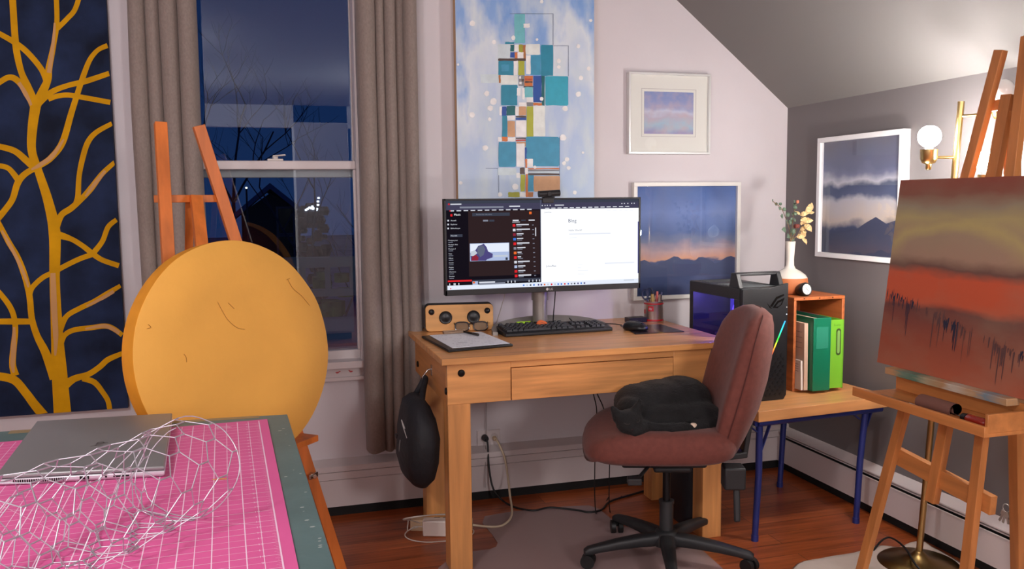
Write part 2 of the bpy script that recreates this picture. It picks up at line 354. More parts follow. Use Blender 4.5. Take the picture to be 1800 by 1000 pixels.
def tree(base, h, label, seed):
    random.seed(seed); b = B()
    def br_(p, d, l, r, n):
        pts = [p]
        for i in range(4): d = (d+V((random.uniform(-.16, .16), random.uniform(-.16, .16), random.uniform(-.04, .14)))).normalized(); pts.append(pts[-1]+d*l/4)
        b.tube(pts, [r, r*.9, r*.8, r*.7, r*.55], 5)
        if n:
            for k in range(3 if n > 1 else 4):
                q = pts[random.choice((2, 3, 4))]; a = random.uniform(0, 6.3); br_(q, (d*.7+V((math.cos(a), math.sin(a), .35))*.75).normalized(), l*.62, r*.5, n-1)
    br_(V(base), V((0, 0, 1)), h, h*.018, 4)
    single(b, 'bare_tree', m_bark, label, 'tree', 'bare trees outside')
q = pz(600, 505, -3.2)
tree((py(592, 400, 18).x, 18, -3.2), 3.2, 'bare dark tree seen through the right part of the window', 3)
tree((py(395, 300, 38).x, 38, -3.2), 6.0, 'bare dark tree left of the neighbouring house', 5)
g = thing('porch_railing', 'pale porch railing with upright balusters below the window outside', 'railing', (.4, 6.0, -.1))
RA, RB = py(525, 458, 6.0), py(650, 452, 6.0); zl = py(600, 512, 6).z
m_rail = mat('blue_grey_rail_paint', (104, 116, 134), .7)
B().bx(RA.x-.9, RB.x+.6, 5.97, 6.05, RA.z-.05, RA.z+.02).done('top_rail', m_rail, g); B().bx(RA.x-.9, RB.x+.6, 5.98, 6.04, zl-.03, zl+.02).done('bottom_rail', m_rail, g)
bal = None
for i in range(12):
    x = RA.x-.8+i*.165
    if bal is None: bal = B().bx(x-.018, x+.018, 5.99, 6.03, zl, RA.z-.04).done('baluster', m_rail, g); bx0 = x
    else: c = bal.copy(); COL.objects.link(c); c.parent = g; c.location = bal.location+V((x-bx0, 0, 0))
for x in (RA.x-.95, RB.x+.6): B().bx(x-.04, x+.04, 5.97, 6.05, zl-.2, RA.z+.06).done('post', m_rail, g)
lamp('porch_fill', (1.5, 5.2, 1.6), 7.0, (.85, .95, 1.0), .06)  # unseen light added outside to brighten railing and shrub
random.seed(8); b = B(); bq = py(572, 466, 8.5)
for k in range(46): b.ball((bq.x+random.uniform(-.35, .55), 8.5+random.uniform(-.2, .4), bq.z+random.uniform(-1.5, .15)-.1), random.uniform(.06, .16), 7)
b.cyl((bq.x, 8.6, -3.2), (bq.x, 8.6, bq.z-.4), .1, n=8); single(b, 'evergreen_shrub', mat('lit_evergreen', (92, 122, 58), .8, var=.7, vs=9), 'green shrub lit up beyond the railing', 'shrub')
struct(B().bx(-2, 3, 5.0, 6.2, zl-.3, zl-.2), 'porch_floor', mat('frosty_deck', (120, 134, 156), .8))
hb_ = py(550, 380, 20.3); b = B(); random.seed(2)
for k in range(110): b.ball((hb_.x+random.uniform(-.28, .28), 20.08+random.uniform(0, .25), -3.2+random.uniform(.2, hb_.z+3.5)), random.uniform(.07, .17), 8)
single(b, 'dark_hedge', m_house, 'dark clipped evergreen outside carrying the holiday lights', 'hedge')
fl = None
for (x, y) in ((538, 369), (541, 367), (544, 365), (547, 366), (550, 367), (549, 363), (559, 360), (559, 354), (557, 367), (560, 348), (552, 366), (556, 369)):
    p = py(x, y, 20)
    if fl is None: fl = single(B().ball((0, 0, 0), .03, 8), 'fairy_light', emi('fairy_glow', (235, 240, 255), 3.0), 'tiny bright white holiday light glowing in the dusk outside', 'light', 'holiday lights outside'); fl.location = p
    else: c = fl.copy(); COL.objects.link(c); c.location = p
p = py(433, 330, 20); g = thing('street_lamp', 'single small bright street lamp far left of the holiday lights outside', 'street lamp', (p.x, 20, -3.2)); B().ball(p, .025, 8).done('lantern', emi('star_glow', (255, 245, 225), 3.0), g); B().cyl((p.x, 20, -3.2), (p.x, 20, p.z-.02), .02, n=8).done('post', m_bark, g)

# ================================================================ PICTURES
# tree painting
FY = 3.47
tp = thing('tree_painting', 'tall dark blue canvas painting of a yellow branching tree left of the window', 'painting', ((-1.02-.503)/2, 3.485, .498))
TX0, TX1, TZ0, TZ1 = -1.02, -.503, .498, 2.32
def on_t(x, y, o):
    p = py(x, y, FY-.0006-o); return V((min(max(p.x, TX0), TX1), p.y, min(max(p.z, TZ0), TZ1)))
m_navy = mat('navy_paint', (26, 38, 66), .7, var=.6, vs=7, bump=.1, bs=300, spec=.15)
b = B().bx(TX0, TX1, FY, W-.004, TZ0, TZ1); b.m(1)
BR = [([(110, 729), (104, 650), (101, 600), (98, 540), (96, 487), (96, 410), (85, 355), (68, 302), (56, 265), (57, 225), (63, 183)], [31, 27, 22, 19, 18, 21, 17, 14, 15, 17, 19]),
 ([(62, 188), (74, 163), (84, 140), (86, 120), (95, 75), (100, 40), (99, -4)], [18, 16, 13, 12, 9, 9, 9]), ([(101, 50), (118, 33), (131, 18), (139, -4)], 9),
 ([(63, 190), (50, 155), (38, 128), (30, 95), (26, 60), (22, -4)], [18, 13, 11, 12, 12, 12]), ([(-3, 58), (28, 76), (50, 94), (73, 122), (83, 145)], [9, 10, 10, 10, 12]), ([(-3, 146), (15, 136), (30, 141), (47, 162), (60, 188)], [10, 10, 11, 11, 14]),
 ([(68, 180), (92, 161), (120, 150), (150, 143), (192, 129)], [14, 10, 9, 10, 9]), ([(85, 175), (100, 169), (120, 167), (145, 171), (194, 180)], [8, 9, 9, 9, 9]),
 ([(189, 80), (172, 88), (158, 105), (147, 132), (137, 162), (125, 200), (110, 250), (90, 277), (70, 291), (45, 305), (31, 322), (22, 350), (8, 370), (-4, 384)], [9, 8, 9, 10, 10, 11, 12, 11, 10, 11, 12, 11, 11, 12]),
 ([(-3, 291), (15, 296), (31, 315)], [9, 9, 11]), ([(-3, 257), (25, 265), (45, 281), (60, 295)], [10, 11, 12, 12]), ([(197, 217), (170, 232), (155, 249), (146, 275), (139, 310), (137, 345), (133, 360)], [8, 9, 10, 10, 9, 10, 11]),
 ([(202, 285), (180, 305), (160, 331), (143, 350), (125, 366), (108, 378), (98, 400)], [8, 9, 11, 10, 11, 11, 14]), ([(205, 386), (190, 399), (180, 424), (163, 446)], [8, 9, 9, 10]), ([(100, 412), (125, 420), (145, 432), (163, 446), (180, 457), (209, 467)], [14, 9, 9, 10, 9, 9]),
 ([(163, 447), (140, 455), (115, 467), (95, 478), (75, 488), (57, 505), (52, 520)], 9), ([(-3, 390), (15, 425), (30, 450), (42, 480), (50, 510), (53, 530), (56, 560), (65, 590), (80, 620), (97, 665)], [8, 10, 10, 11, 11, 11, 11, 12, 15, 20]),
 ([(212, 502), (190, 515), (165, 530), (140, 542), (117, 556), (104, 580)], [7, 9, 9, 9, 9, 14]), ([(215, 589), (200, 578), (185, 573), (160, 576), (130, 580), (113, 590), (103, 612)], [8, 9, 9, 9, 9, 9, 14]), ([(215, 621), (190, 632), (175, 645), (155, 658), (130, 666), (110, 680)], [8, 10, 10, 10, 12, 18]),
 ([(145, 665), (166, 672), (181, 690), (190, 705), (193, 722)], [10, 10, 9, 9, 9]), ([(-3, 512), (15, 535), (24, 555), (27, 580), (24, 610), (22, 640), (27, 660)], [9, 10, 10, 10, 11, 12, 14]), ([(-3, 565), (30, 565), (58, 565)], [10, 11, 10]), ([(-3, 661), (25, 668), (45, 690), (60, 710), (77, 731)], [14, 15, 15, 16, 18])]
for i, (p, w) in enumerate(BR): ribbon(b, p, w, on_t, i*.00004)
b.m(2)
for i, (p, w) in enumerate([([(93, 480), (95, 540), (98, 590), (97, 625)], [9, 11, 9, 3]), ([(86, 128), (91, 95), (95, 60), (96, 40)], [8, 7, 5, 3]), ([(33, 145), (45, 165), (55, 185)], [6, 8, 4]), ([(112, 245), (92, 274), (70, 290), (55, 298)], [3, 8, 7, 3]),
   ([(185, 300), (165, 325), (150, 345)], [5, 7, 3]), ([(25, 575), (24, 610), (22, 640), (24, 655)], [4, 9, 8, 3]), ([(200, 512), (180, 524), (152, 538)], [6, 6, 3]), ([(210, 585), (185, 573), (150, 578)], [6, 7, 3]), ([(3, 405), (18, 432), (35, 465), (46, 492), (50, 505)], [3, 6, 6, 5, 3])]): ribbon(b, p, w, on_t, .0012+i*.00004)
b.done('canvas', [m_navy, mat('ochre_paint', (206, 150, 6), .7, var=.12, vs=14, spec=.12), mat('pale_ochre_paint', (200, 152, 98), .7, spec=.15)], tp, flat=True)

# blue abstract
BX0, BX1, BZ0, BZ1, BY = .779, 1.372, 1.02, 2.30, 3.455
ap = thing('abstract_painting', 'tall pale blue abstract canvas with stacked turquoise, white and lime blocks above the monitor', 'painting', ((BX0+BX1)/2, 3.477, BZ0))
B().bx(BX0, BX1, BY, W-.004, BZ0, BZ1).done('stretcher', wood('stretcher_wood', (178, 140, 96), ax=2), ap)
m_sky = painted('abstract_ground', [(0, (204, 218, 232)), (.42, (182, 202, 230)), (.6, (218, 228, 236)), (.72, (140, 176, 226)), (1, (104, 150, 214))], nz=.55, ns=3.0, stain=((214, 226, 228), 7, .8), rough=.42)
pal = dict(aq=(112, 190, 198), wh=(240, 240, 238), pl=(206, 221, 226), dg=(8, 100, 104), ol=(160, 160, 46), ob=(176, 112, 62), iv=(228, 234, 228), bl=(28, 78, 160), og=(210, 118, 58), dk=(78, 60, 54), te=(34, 136, 164), t2=(60, 148, 182), li=(174, 178, 54), br=(92, 74, 66), gy=(130, 132, 136), rd=(190, 70, 52), tq=(48, 166, 190), tn=(206, 158, 116), ln=(92, 110, 140))
keys = list(pal); b = B(); b.poly([(BX0, BY-.001, BZ0), (BX1, BY-.001, BZ0), (BX1, BY-.001, BZ1), (BX0, BY-.001, BZ1)])
cnt = [0]
def on_a(zx, zy):
    p = py(780+zx*.36, zy*.36, BY-.0016-cnt[0]*.00002); return p
def arect(x0, y0, x1, y1, k, j=2.0):
    b.m(1+keys.index(k)); cnt[0] += 1; P = []
    for (ax, ay, bx_, by_) in ((x0, y0, x1, y0), (x1, y0, x1, y1), (x1, y1, x0, y1), (x0, y1, x0, y0)):
        for f in (.04, .35, .65, .96): P.append(on_a(ax+(bx_-ax)*f+random.uniform(-j, j)*.6, ay+(by_-ay)*f+random.uniform(-j, j)*.6))
    b.poly(P)
for r in ((180, 362, 270, 405, 'pl'), (474, 220, 535, 370, 'te'), (345, 68, 397, 212, 'aq'), (300, 205, 345, 218, 'te'), (264, 215, 345, 285, 'pl'), (325, 218, 345, 252, 'dg'), (345, 218, 367, 252, 'wh'), (367, 218, 387, 255, 'ol'), (387, 220, 400, 290, 'ob'), (400, 215, 470, 267, 'iv'), (325, 255, 347, 282, 'bl'), (347, 255, 360, 290, 'og'), (360, 255, 390, 290, 'wh'), (265, 285, 400, 297, 'dk'), (267, 297, 345, 367, 'te'), (282, 315, 318, 348, 't2'), (342, 297, 362, 367, 'wh'), (364, 297, 395, 367, 'li'), (424, 268, 474, 367, 't2'), (402, 270, 424, 362, 'wh'),
   (278, 367, 362, 413, 'iv'), (268, 367, 278, 405, 'ob'), (365, 368, 395, 420, 'gy'), (368, 372, 378, 384, 'wh'), (380, 386, 392, 398, 'br'), (368, 400, 380, 412, 'wh'), (395, 370, 435, 420, 'og'), (397, 384, 433, 390, 'rd'), (397, 396, 433, 404, 'dk'), (390, 420, 437, 426, 'dk'), (437, 370, 478, 500, 'bl'), (478, 370, 493, 515, 'dg'), (496, 372, 608, 515, 'tq'), (280, 415, 360, 515, 'te'), (395, 425, 435, 475, 'aq'), (357, 430, 375, 467, 'wh'), (383, 430, 395, 485, 'wh'), (367, 500, 405, 520, 'wh'), (405, 475, 437, 500, 'wh'), (405, 500, 437, 518, 'gy'), (437, 503, 480, 515, 'og'),
   (284, 520, 306, 565, 'bl'), (307, 517, 350, 563, 'dg'), (350, 520, 367, 563, 'wh'), (367, 520, 402, 563, 'tn'), (405, 520, 438, 668, 'li'), (438, 518, 495, 665, 'iv'), (272, 520, 284, 563, 'wh'), (285, 565, 310, 670, 'te'), (310, 565, 348, 587, 'wh'), (352, 566, 403, 573, 'dk'), (352, 575, 403, 586, 'bl'), (312, 590, 348, 668, 'tn'), (352, 588, 403, 668, 'wh'), (265, 670, 285, 690, 'wh'), (285, 668, 312, 690, 'og'), (312, 670, 350, 690, 'wh'), (352, 672, 440, 679, 'br'), (352, 681, 440, 689, 'rd'), (355, 692, 440, 715, 'tn'), (268, 692, 352, 815, 't2'), (400, 668, 565, 812, 't2'), (355, 700, 395, 815, 'wh'), (397, 720, 405, 775, 'bl'), (400, 775, 436, 815, 'wh'), (398, 775, 408, 820, 'og'),
   (265, 820, 355, 855, 'pl'), (372, 818, 395, 850, 'br'), (397, 820, 412, 850, 'wh'), (412, 820, 565, 826, 'og'), (412, 828, 565, 836, 'gy'), (412, 838, 565, 844, 'pl'), (412, 846, 565, 856, 'dk'), (355, 845, 372, 868, 'wh'), (375, 853, 397, 935, 'li'), (400, 850, 411, 962, 'og'), (412, 855, 438, 935, 't2'), (440, 860, 568, 935, 'tn'), (315, 938, 370, 962, 'ol'), (372, 938, 400, 962, 'wh'), (412, 938, 437, 962, 'ob'), (390, 115, 420, 135, 'wh')): arect(*r)
for (x0, y0, x1, y1) in ((322, 66, 534, 68), (533, 66, 535, 220), (534, 222, 609, 224), (608, 222, 610, 372), (565, 668, 567, 860), (268, 855, 270, 940), (205, 820, 265, 822)): arect(x0, y0, x1, y1, 'ln', .3)
b.m(1+keys.index('wh'))
for (x, y, r) in ((140, 115, 14), (245, 205, 11), (340, 185, 11), (478, 8, 9), (455, 193, 7), (657, 226, 10), (562, 298, 11), (562, 327, 9), (708, 335, 10), (670, 380, 11), (658, 460, 13), (210, 457, 13), (243, 495, 17), (227, 527, 14), (138, 560, 14), (224, 582, 9), (593, 530, 14), (583, 672, 16), (203, 722, 14), (478, 483, 10), (602, 778, 11), (588, 797, 10), (610, 820, 10), (445, 816, 8), (350, 912, 16), (275, 950, 11), (640, 940, 10), (70, 315, 6), (83, 893, 9), (680, 745, 6), (718, 100, 8)):
    cnt[0] += 1; b.poly([on_a(x+r*math.cos(a)*random.uniform(.85, 1.1), y+r*math.sin(a)*random.uniform(.85, 1.15)) for a in [k*2*math.pi/12 for k in range(12)]])
b.done('painted_face', [m_sky]+[mat('abstract_'+k, pal[k], .45, var=.08, vs=30) for k in keys], ap, flat=True)

# framed pictures
m_pglass = glass('picture_glass', (255, 255, 255), 1.6)
def framed(name, label, loc, rz, w, h, fw, depth, fmat, art, margin=None, board=None, inner=None, extras=None):
    t_ = thing(name, label, 'framed picture', loc, rz, None)
    b = B(True)
    for (x0, x1, z0, z1) in ((-w/2, w/2, h-fw, h), (-w/2, w/2, 0, fw), (-w/2, -w/2+fw, fw, h-fw), (w/2-fw, w/2, fw, h-fw)): b.bx(x0, x1, -depth, 0, z0, z1)
    b.done('frame', fmat, t_, bev=.001)
    if margin:
        b = B(True).bx(-w/2+fw, w/2-fw, -depth*.45, -.002, fw, h-fw); b.done('mat_board', board, t_)
        l, r_, bo, to = margin; B(True).bx(-w/2+l, w/2-r_, -depth*.45-.0015, -depth*.45-.0002, bo, h-to).done('print', art, t_)
        if inner:
            k = .013; b = B(True)
            x0, x1, z0, z1 = -w/2+l-k, w/2-r_+k, bo-k, h-to+k
            for (a0, a1, c0, c1) in ((x0, x1, z1-.002, z1), (x0, x1, z0, z0+.002), (x0, x0+.002, z0, z1), (x1-.002, x1, z0, z1)): b.bx(a0, a1, -depth*.45-.0012, -depth*.45, c0, c1)
            b.done('bevel_line', inner, t_)
    else:
        b = B(True); b.bx(-w/2+fw, w/2-fw, -depth*.45, -.002, fw, h-fw); b.done('print', art, t_)
    if extras: extras(t_, -depth*.45-.0006)
    B(True).bx(-w/2+fw*.8, w/2-fw*.8, -depth*.75, -depth*.7, fw*.8, h-fw*.8).done('glass', m_pglass, t_)
    return t_
a1 = painted('small_landscape', [(0, (150, 146, 186)), (.22, (160, 188, 205)), (.38, (180, 172, 190)), (.5, (190, 196, 214)), (.62, (148, 156, 196)), (1, (126, 142, 190))], nz=.24, ns=3.2, stain=((200, 170, 170), 4, .5))
framed('framed_landscape', 'small square silver-framed cloudscape with a wide white mount, high on the wall', (1.735, W-.001, 1.455), 0, .392, .349, .009, .028, mat('bright_silver_frame', (225, 226, 224), .3, .3), a1, (.078, .078, .088, .080), mat('ivory_mount', (226, 226, 218), .8), mat('mount_edge', (190, 186, 184), .8))
a2 = painted('dusk_lake', [(0, (40, 54, 92)), (.26, (50, 66, 110)), (.315, (64, 76, 116)), (.33, (216, 160, 130)), (.42, (196, 166, 164)), (.5, (120, 130, 160)), (.58, (84, 108, 160)), (.75, (110, 134, 190)), (1, (60, 96, 162))], nz=.09, ns=2.6, st=(1.4, 1, 2.4), rough=.6, stain=((96, 110, 150), 2.5, .5))
def lake_hills(t_, y):
    b = B(True); pts = []
    rs = random.Random(4)
    for i in range(25): pts.append((-.245+i*.49/24, y, .165+.012*math.sin(i*.9)+rs.uniform(-.004, .008)+(.014 if 8 < i < 13 else 0)))
    b.poly([(-.245, y, .10)]+pts+[(.245, y, .10)]); b.done('painted_ridge', mat('ridge_paint', (52, 66, 108), .6), t_, flat=True)
framed('framed_seascape', 'large white-framed dusk seascape print with dark ridge, partly behind the monitor and pen can', (1.825, W-.001, .816), 0, .524, .516, .017, .03, mat('white_frame', (232, 230, 224), .4), a2, extras=lake_hills)
a3 = painted('storm_mountain', [(0, (52, 50, 66)), (.16, (58, 58, 78)), (.22, (66, 72, 96)), (.30, (198, 184, 170)), (.45, (188, 186, 190)), (.52, (84, 92, 118)), (.60, (76, 84, 110)), (.66, (190, 190, 200)), (.74, (110, 116, 146)), (.80, (92, 98, 128)), (1, (98, 96, 112))], nz=.17, ns=3.0, st=(1, 2, 1.2), rough=.5)
def storm_hills(t_, y):
    b = B(True); pts = [(-.235, y, .10), (-.12, y, .105), (-.03, y, .115), (.04, y, .15), (.10, y, .175), (.16, y, .15), (.235, y, .17)]
    b.poly([(-.235, y, .02)]+pts+[(.235, y, .02)]); b.done('painted_peaks', mat('peak_paint', (58, 62, 84), .6), t_, flat=True)
framed('framed_stormscape', 'white-framed stormy sky print on the dark right-hand wall beside the brass lamp', (R-.001, 2.966, 1.006), rad(-90), .515, .505, .02, .035, mat('white_frame_gloss', (236, 236, 236), .3), a3, extras=storm_hills)
# ================================================================ DESK
w_desk = wood('desk_wood', (214, 152, 92), .62, 0, .33, 7, .15); w_deskz = wood('desk_wood_upright', (205, 143, 84), .62, 2, .4, 7); w_desky = wood('desk_wood_side', (196, 132, 74), .62, 1, .42, 7)
m_bolt = mat('black_bolt', (20, 18, 17), .35, .6)
DT = .74
dk = thing('desk', 'light wooden desk with a wide drawer under the monitor', 'desk', (1.11, 3.12, 0))
B().bx(.56, 1.655, 2.77, 3.49, .7175, DT).done('tabletop', w_desk, dk, bev=.002)
b = B().bx(.58, .801, 2.785, 2.81, .58, .7175).bx(1.411, 1.635, 2.785, 2.81, .58, .7175).bx(.801, 1.411, 2.785, 2.81, .6945, .7175)
b.done('front_apron', w_desk, dk, bev=.0015); B().bx(.60, 1.635, 3.45, 3.47, .58, .7175).done('back_apron', w_desk, dk, bev=.0015)
B().bx(.58, .60, 2.811, 3.47, .58, .7175).done('side_panel', w_desky, dk, bev=.0015); B().bx(1.615, 1.635, 2.811, 3.45, .58, .7175).done('side_panel', w_desky, dk, bev=.0015)
B().bx(.8035, 1.4085, 2.783, 2.805, .581, .692).done('drawer', wood('drawer_wood', (212, 148, 88), .5, 0, .38, 9), dk, bev=.001)
for (x, y) in ((.581, 2.786), (1.535, 2.786), (.581, 3.22), (1.535, 3.22)):
    B().bx(x, x+.078, y, y+.078, 0, .58 if y < 3 else .7175).done('leg', w_deskz, dk, bev=.002)
p = py(811, 656, 2.783); B().lathe([(.002, .006), (.010, .005), (.0125, .002), (.0125, 0)], (p.x, 2.785, p.z), 16, (0, -1, 0)).done('bolt', m_bolt, dk)
for (y, z) in ((2.80, .625), (3.34, .62)): B().lathe([(.002, .006), (.010, .005), (.0125, .002), (.0125, 0)], (.58, y, z), 16, (-1, 0, 0)).done('bolt', m_bolt, dk)
m_chr = mat('chrome', (200, 196, 190), .2, 1)
B().tube([(.58, 3.05, .655), (.565, 3.05, .652), (.545, 3.05, .628), (.545, 3.05, .617), (.552, 3.05, .61), (.56, 3.05, .615)], .0028).bx(.577, .58, 3.043, 3.057, .63, .67).done('hook', m_chr, dk, ang=60)

# backpack on the hook
m_bag = mat('black_nylon', (20, 21, 27), .7, var=.3, vs=15, bump=.5, bs=60)
bg_ = thing('backpack', 'black backpack hanging from a hook on the left side of the wooden desk', 'backpack', (.51, 3.0, .26))
Rr = []
for i, (z, a, c, e) in enumerate(((.262, .012, .05, 2.2), (.268, .03, .10, 2.4), (.30, .052, .135, 2.6), (.36, .066, .165, 2.8), (.44, .064, .175, 2.8), (.50, .056, .17, 2.6), (.545, .042, .13, 2.4), (.57, .025, .08, 2.2), (.575, .008, .03, 2))):
    r_ = sring((.509+.004*math.sin(i*1.7), 2.985+.006*math.cos(i), z), (1, 0, 0), (0, 1, 0), a, c, e, 30)
    Rr.append([q+V((1, 0, 0))*.006*noise.noise(q*22)+V((0, 1, 0))*.008*noise.noise(q*16+V((5, 0, 0))) for q in r_])
B().rings(Rr).done('bag_body', m_bag, bg_, ang=80)
b = B()
for s in (-1, 1): b.tube(smooth([(.515, 3.0+s*.08, .55), (.535, 3.03+s*.035, .585), (.553, 3.05+s*.012, .620), (.554, 3.05, .6215)]), [.011]*13+[.010]*6)
b.done('strap', m_bag, bg_, ang=80)
b = B().tube(smooth([(.452, 2.86, .46), (.44, 2.85, .50), (.438, 2.875, .52), (.448, 2.87, .49)]), .0015); b.done('cord', mat('pale_cord', (170, 168, 165), .7), bg_)
b = B().tube(smooth([(.444, 2.98, .35), (.441, 2.96, .40), (.443, 2.95, .43)]), .0015); b.tube([(.444, 2.98, .35), (.444, 2.94, .348)], .0015); b.done('cord', MATS['pale_cord'], bg_)
b = B().prism([(.4445, 3.04, .425), (.4435, 3.085, .418), (.444, 3.08, .405), (.4445, 3.05, .408)], (.008, 0, 0)); b.done('patch', mat('grey_patch', (56, 62, 66), .6), bg_)

# ================================================================ MONITOR
MY = 3.15
mo = thing('monitor', 'wide black computer monitor showing a dark music page and a white blog page', 'monitor', (1.05, 3.2, DT))
MX0, MX1, MZ0, MZ1 = .655, 1.447, .907, 1.268
m_mb = mat('monitor_black', (26, 26, 29), .45)
b = B().bx(MX0, MX1, MY+.002, MY+.03, MZ0, MZ1); b.bx(.85, 1.25, MY+.03, MY+.055, .97, 1.2)
b.bx(MX0, MX1, MY-.003, MY+.002, MZ0, MZ0+.022).bx(MX0, MX1, MY-.003, MY+.002, MZ1-.007, MZ1).bx(MX0, MX0+.008, MY-.003, MY+.002, MZ0, MZ1).bx(MX1-.008, MX1, MY-.003, MY+.002, MZ0, MZ1)
b.done('housing', m_mb, mo, bev=.0015)
pal = [((20, 16, 24), 1), ((64, 62, 84), 1), ((250, 252, 255), 1.0), ((45, 32, 34), 1), ((215, 218, 228), .9), ((225, 38, 46), .9), ((225, 232, 246), .95), ((92, 98, 120), 1), ((74, 68, 120), 1), ((196, 204, 216), .9), ((140, 40, 60), .9), ((60, 120, 215), .9), ((235, 110, 50), .9), ((60, 64, 78), .9), ((130, 134, 150), .9), ((175, 190, 225), .9), ((30, 30, 130), .9), ((222, 226, 236), 1)]
DK, TB, WHT, BRN, TX, RD, TSK, GR, PUR, CLD, WIN, BLU, ORG, GR2, MG, LBL, EDG, PAL = range(18)
b = B(); lay = [0]
def sy(): lay[0] += 1; return MY-.0002-lay[0]*.000012
def srect(x0, y0, x1, y1, c, full=False):
    """a patch of the screen picture between two picture corners"""
    y = sy(); p, q = py(x0, y0, MY), py(x1, y1, MY); b.m(c)
    X0, X1, Z0, Z1 = max(p.x, MX0+.007), min(q.x, MX1-.007), max(q.z, MZ0+.021), min(p.z, MZ1-.006)
    b.poly([(X0, y, Z0), (X1, y, Z0), (X1, y, Z1), (X0, y, Z1)])
def A(x, y): return 770+x*.2, 330+y*.2
def Cc(x, y): return 940+x*.2, 330+y*.2
def za(x0, y0, x1, y1, c): srect(*A(x0, y0), *A(x1, y1), c)
def zc(x0, y0, x1, y1, c): srect(*Cc(x0, y0), *Cc(x1, y1), c)
def stext(t, x, y, px_h, c):
    yy = sy(); p = py(x, y, MY); s = px_h*3.4/F_PX*1.35; b.m(c)
    b.text(t, s, Matrix.Translation((p.x, yy, p.z)) @ Matrix.Rotation(rad(90), 4, 'X'))
XM = py(950.5, 420, MY).x
b.m(DK).poly([(MX0+.007, MY, MZ0+.021), (MX1-.007, MY, MZ0+.021), (MX1-.007, MY, MZ1-.006), (MX0+.007, MY, MZ1-.006)])
def wrect(x0, x1, z0, z1, c): y = sy(); b.m(c).poly([(x0, y, z0), (x1, y, z0), (x1, y, z1), (x0, y, z1)])
L0, R1, TOP = MX0+.007, MX1-.007, MZ1-.006
wrect(L0, XM, MZ0+.045, TOP-.036, DK); wrect(L0+.085, XM-.004, MZ0+.07, TOP-.04, BRN); wrect(L0, R1, TOP-.012, TOP, GR2); wrect(L0, R1, TOP-.036, TOP-.012, TB)
wrect(XM, R1, MZ0+.037, TOP-.036, WHT); wrect(L0, R1, MZ0+.021, MZ0+.0385, TSK); wrect(XM-.001, XM+.001, MZ0+.04, TOP, GR); wrect(R1-.004, R1, MZ0+.06, TOP-.09, EDG)
# music page
stext('Music', 798, 379, 3.6, WHT)
for i, (y, t) in enumerate(((288, 'Accueil'), (322, 'Explorer'), (357, 'Bibliotheque'))): za(82, y-6, 96, y+8, TX); stext(t, *A(110, y+6), 2.4, TX)
for (y, t) in ((468, 'Musique pour'), (505, 'Musique dans'), (543, 'Musique d'), (586, 'Titre'), (625, 'Album'), (665, 'Artiste'), (706, 'Playlist'), (745, 'Chansons'), (784, 'Ecoutes')): stext(t, *A(88+(y-468)*.03, y), 2.2, TX); za(90+(y-468)*.03, y+10, 130+(y-468)*.03, y+14, MG)
za(105, 410, 215, 432, GR2); stext('Nouvelle', *A(112, 427), 2.2, TX)
za(300, 222, 630, 246, GR2); stext('Rechercher des titres', *A(335, 240), 2.3, MG); za(395, 282, 440, 296, MG); za(450, 281, 495, 297, GR2)
za(108, 232, 126, 252, RD); za(800, 210, 822, 232, ORG); za(88, 138, 102, 152, RD); za(108, 140, 205, 150, TX); za(190, 166, 575, 176, MG); za(625, 158, 720, 168, TX)
for x in range(100, 800, 62): za(x, 199-(x-100)*.02, x+40, 207-(x-100)*.02, TX); 
za(100, 198, 110, 208, RD)
for i in range(12):
    y = 332+i*40.3; x = 655+i*1.7; c = (RD, TX, WIN, BLU, RD, MG, ORG, RD, TX, LBL, RD, RD)[i]
    za(x, y-12, x+24, y+10, c); za(x+32, y-12, x+32+(110, 118, 60, 56, 108, 72, 36, 30, 104, 64, 62, 112)[i], y-4, TX); za(x+34, y+4, x+78, y+9, MG); za(x+170, y-8, x+186, y-2, MG)
za(652, 300, 718, 303, TX); za(655, 282, 708, 292, TX); za(730, 281, 770, 290, GR2); za(795, 280, 848, 288, TX); za(852, 350, 861, 424, TX)
# the clip: a pale sky and two people in coats
za(278, 490, 626, 636, LBL); za(282, 494, 622, 560, TSK)
def spoly(pts, c): y = sy(); b.m(c).poly([V((q.x, y, q.z)) for q in (py(*A(*p_), MY) for p_ in pts)])
spoly([(282, 575), (330, 545), (352, 510), (385, 500), (400, 490), (425, 520), (440, 560), (480, 580), (478, 612), (430, 628), (420, 640), (288, 642)], PUR)
spoly([(345, 520), (395, 505), (415, 540), (400, 590), (370, 610), (345, 570)], GR); spoly([(300, 600), (330, 585), (356, 612), (350, 640), (292, 640)], WIN); spoly([(286, 560), (325, 548), (345, 575), (310, 600), (286, 600)], CLD)
za(490, 592, 610, 604, CLD); za(592, 612, 612, 634, GR2)
za(85, 815, 296, 822, RD); za(296, 811, 900, 814, GR2); za(302, 822, 350, 850, LBL); za(304, 824, 324, 840, ORG); za(360, 826, 500, 835, TX); za(362, 838, 590, 845, MG)
for x in (98, 136, 146, 178, 610, 640, 672, 795, 828, 860, 886): za(x, 840-(x-98)*.045, x+8, 858-(x-98)*.045, TX)
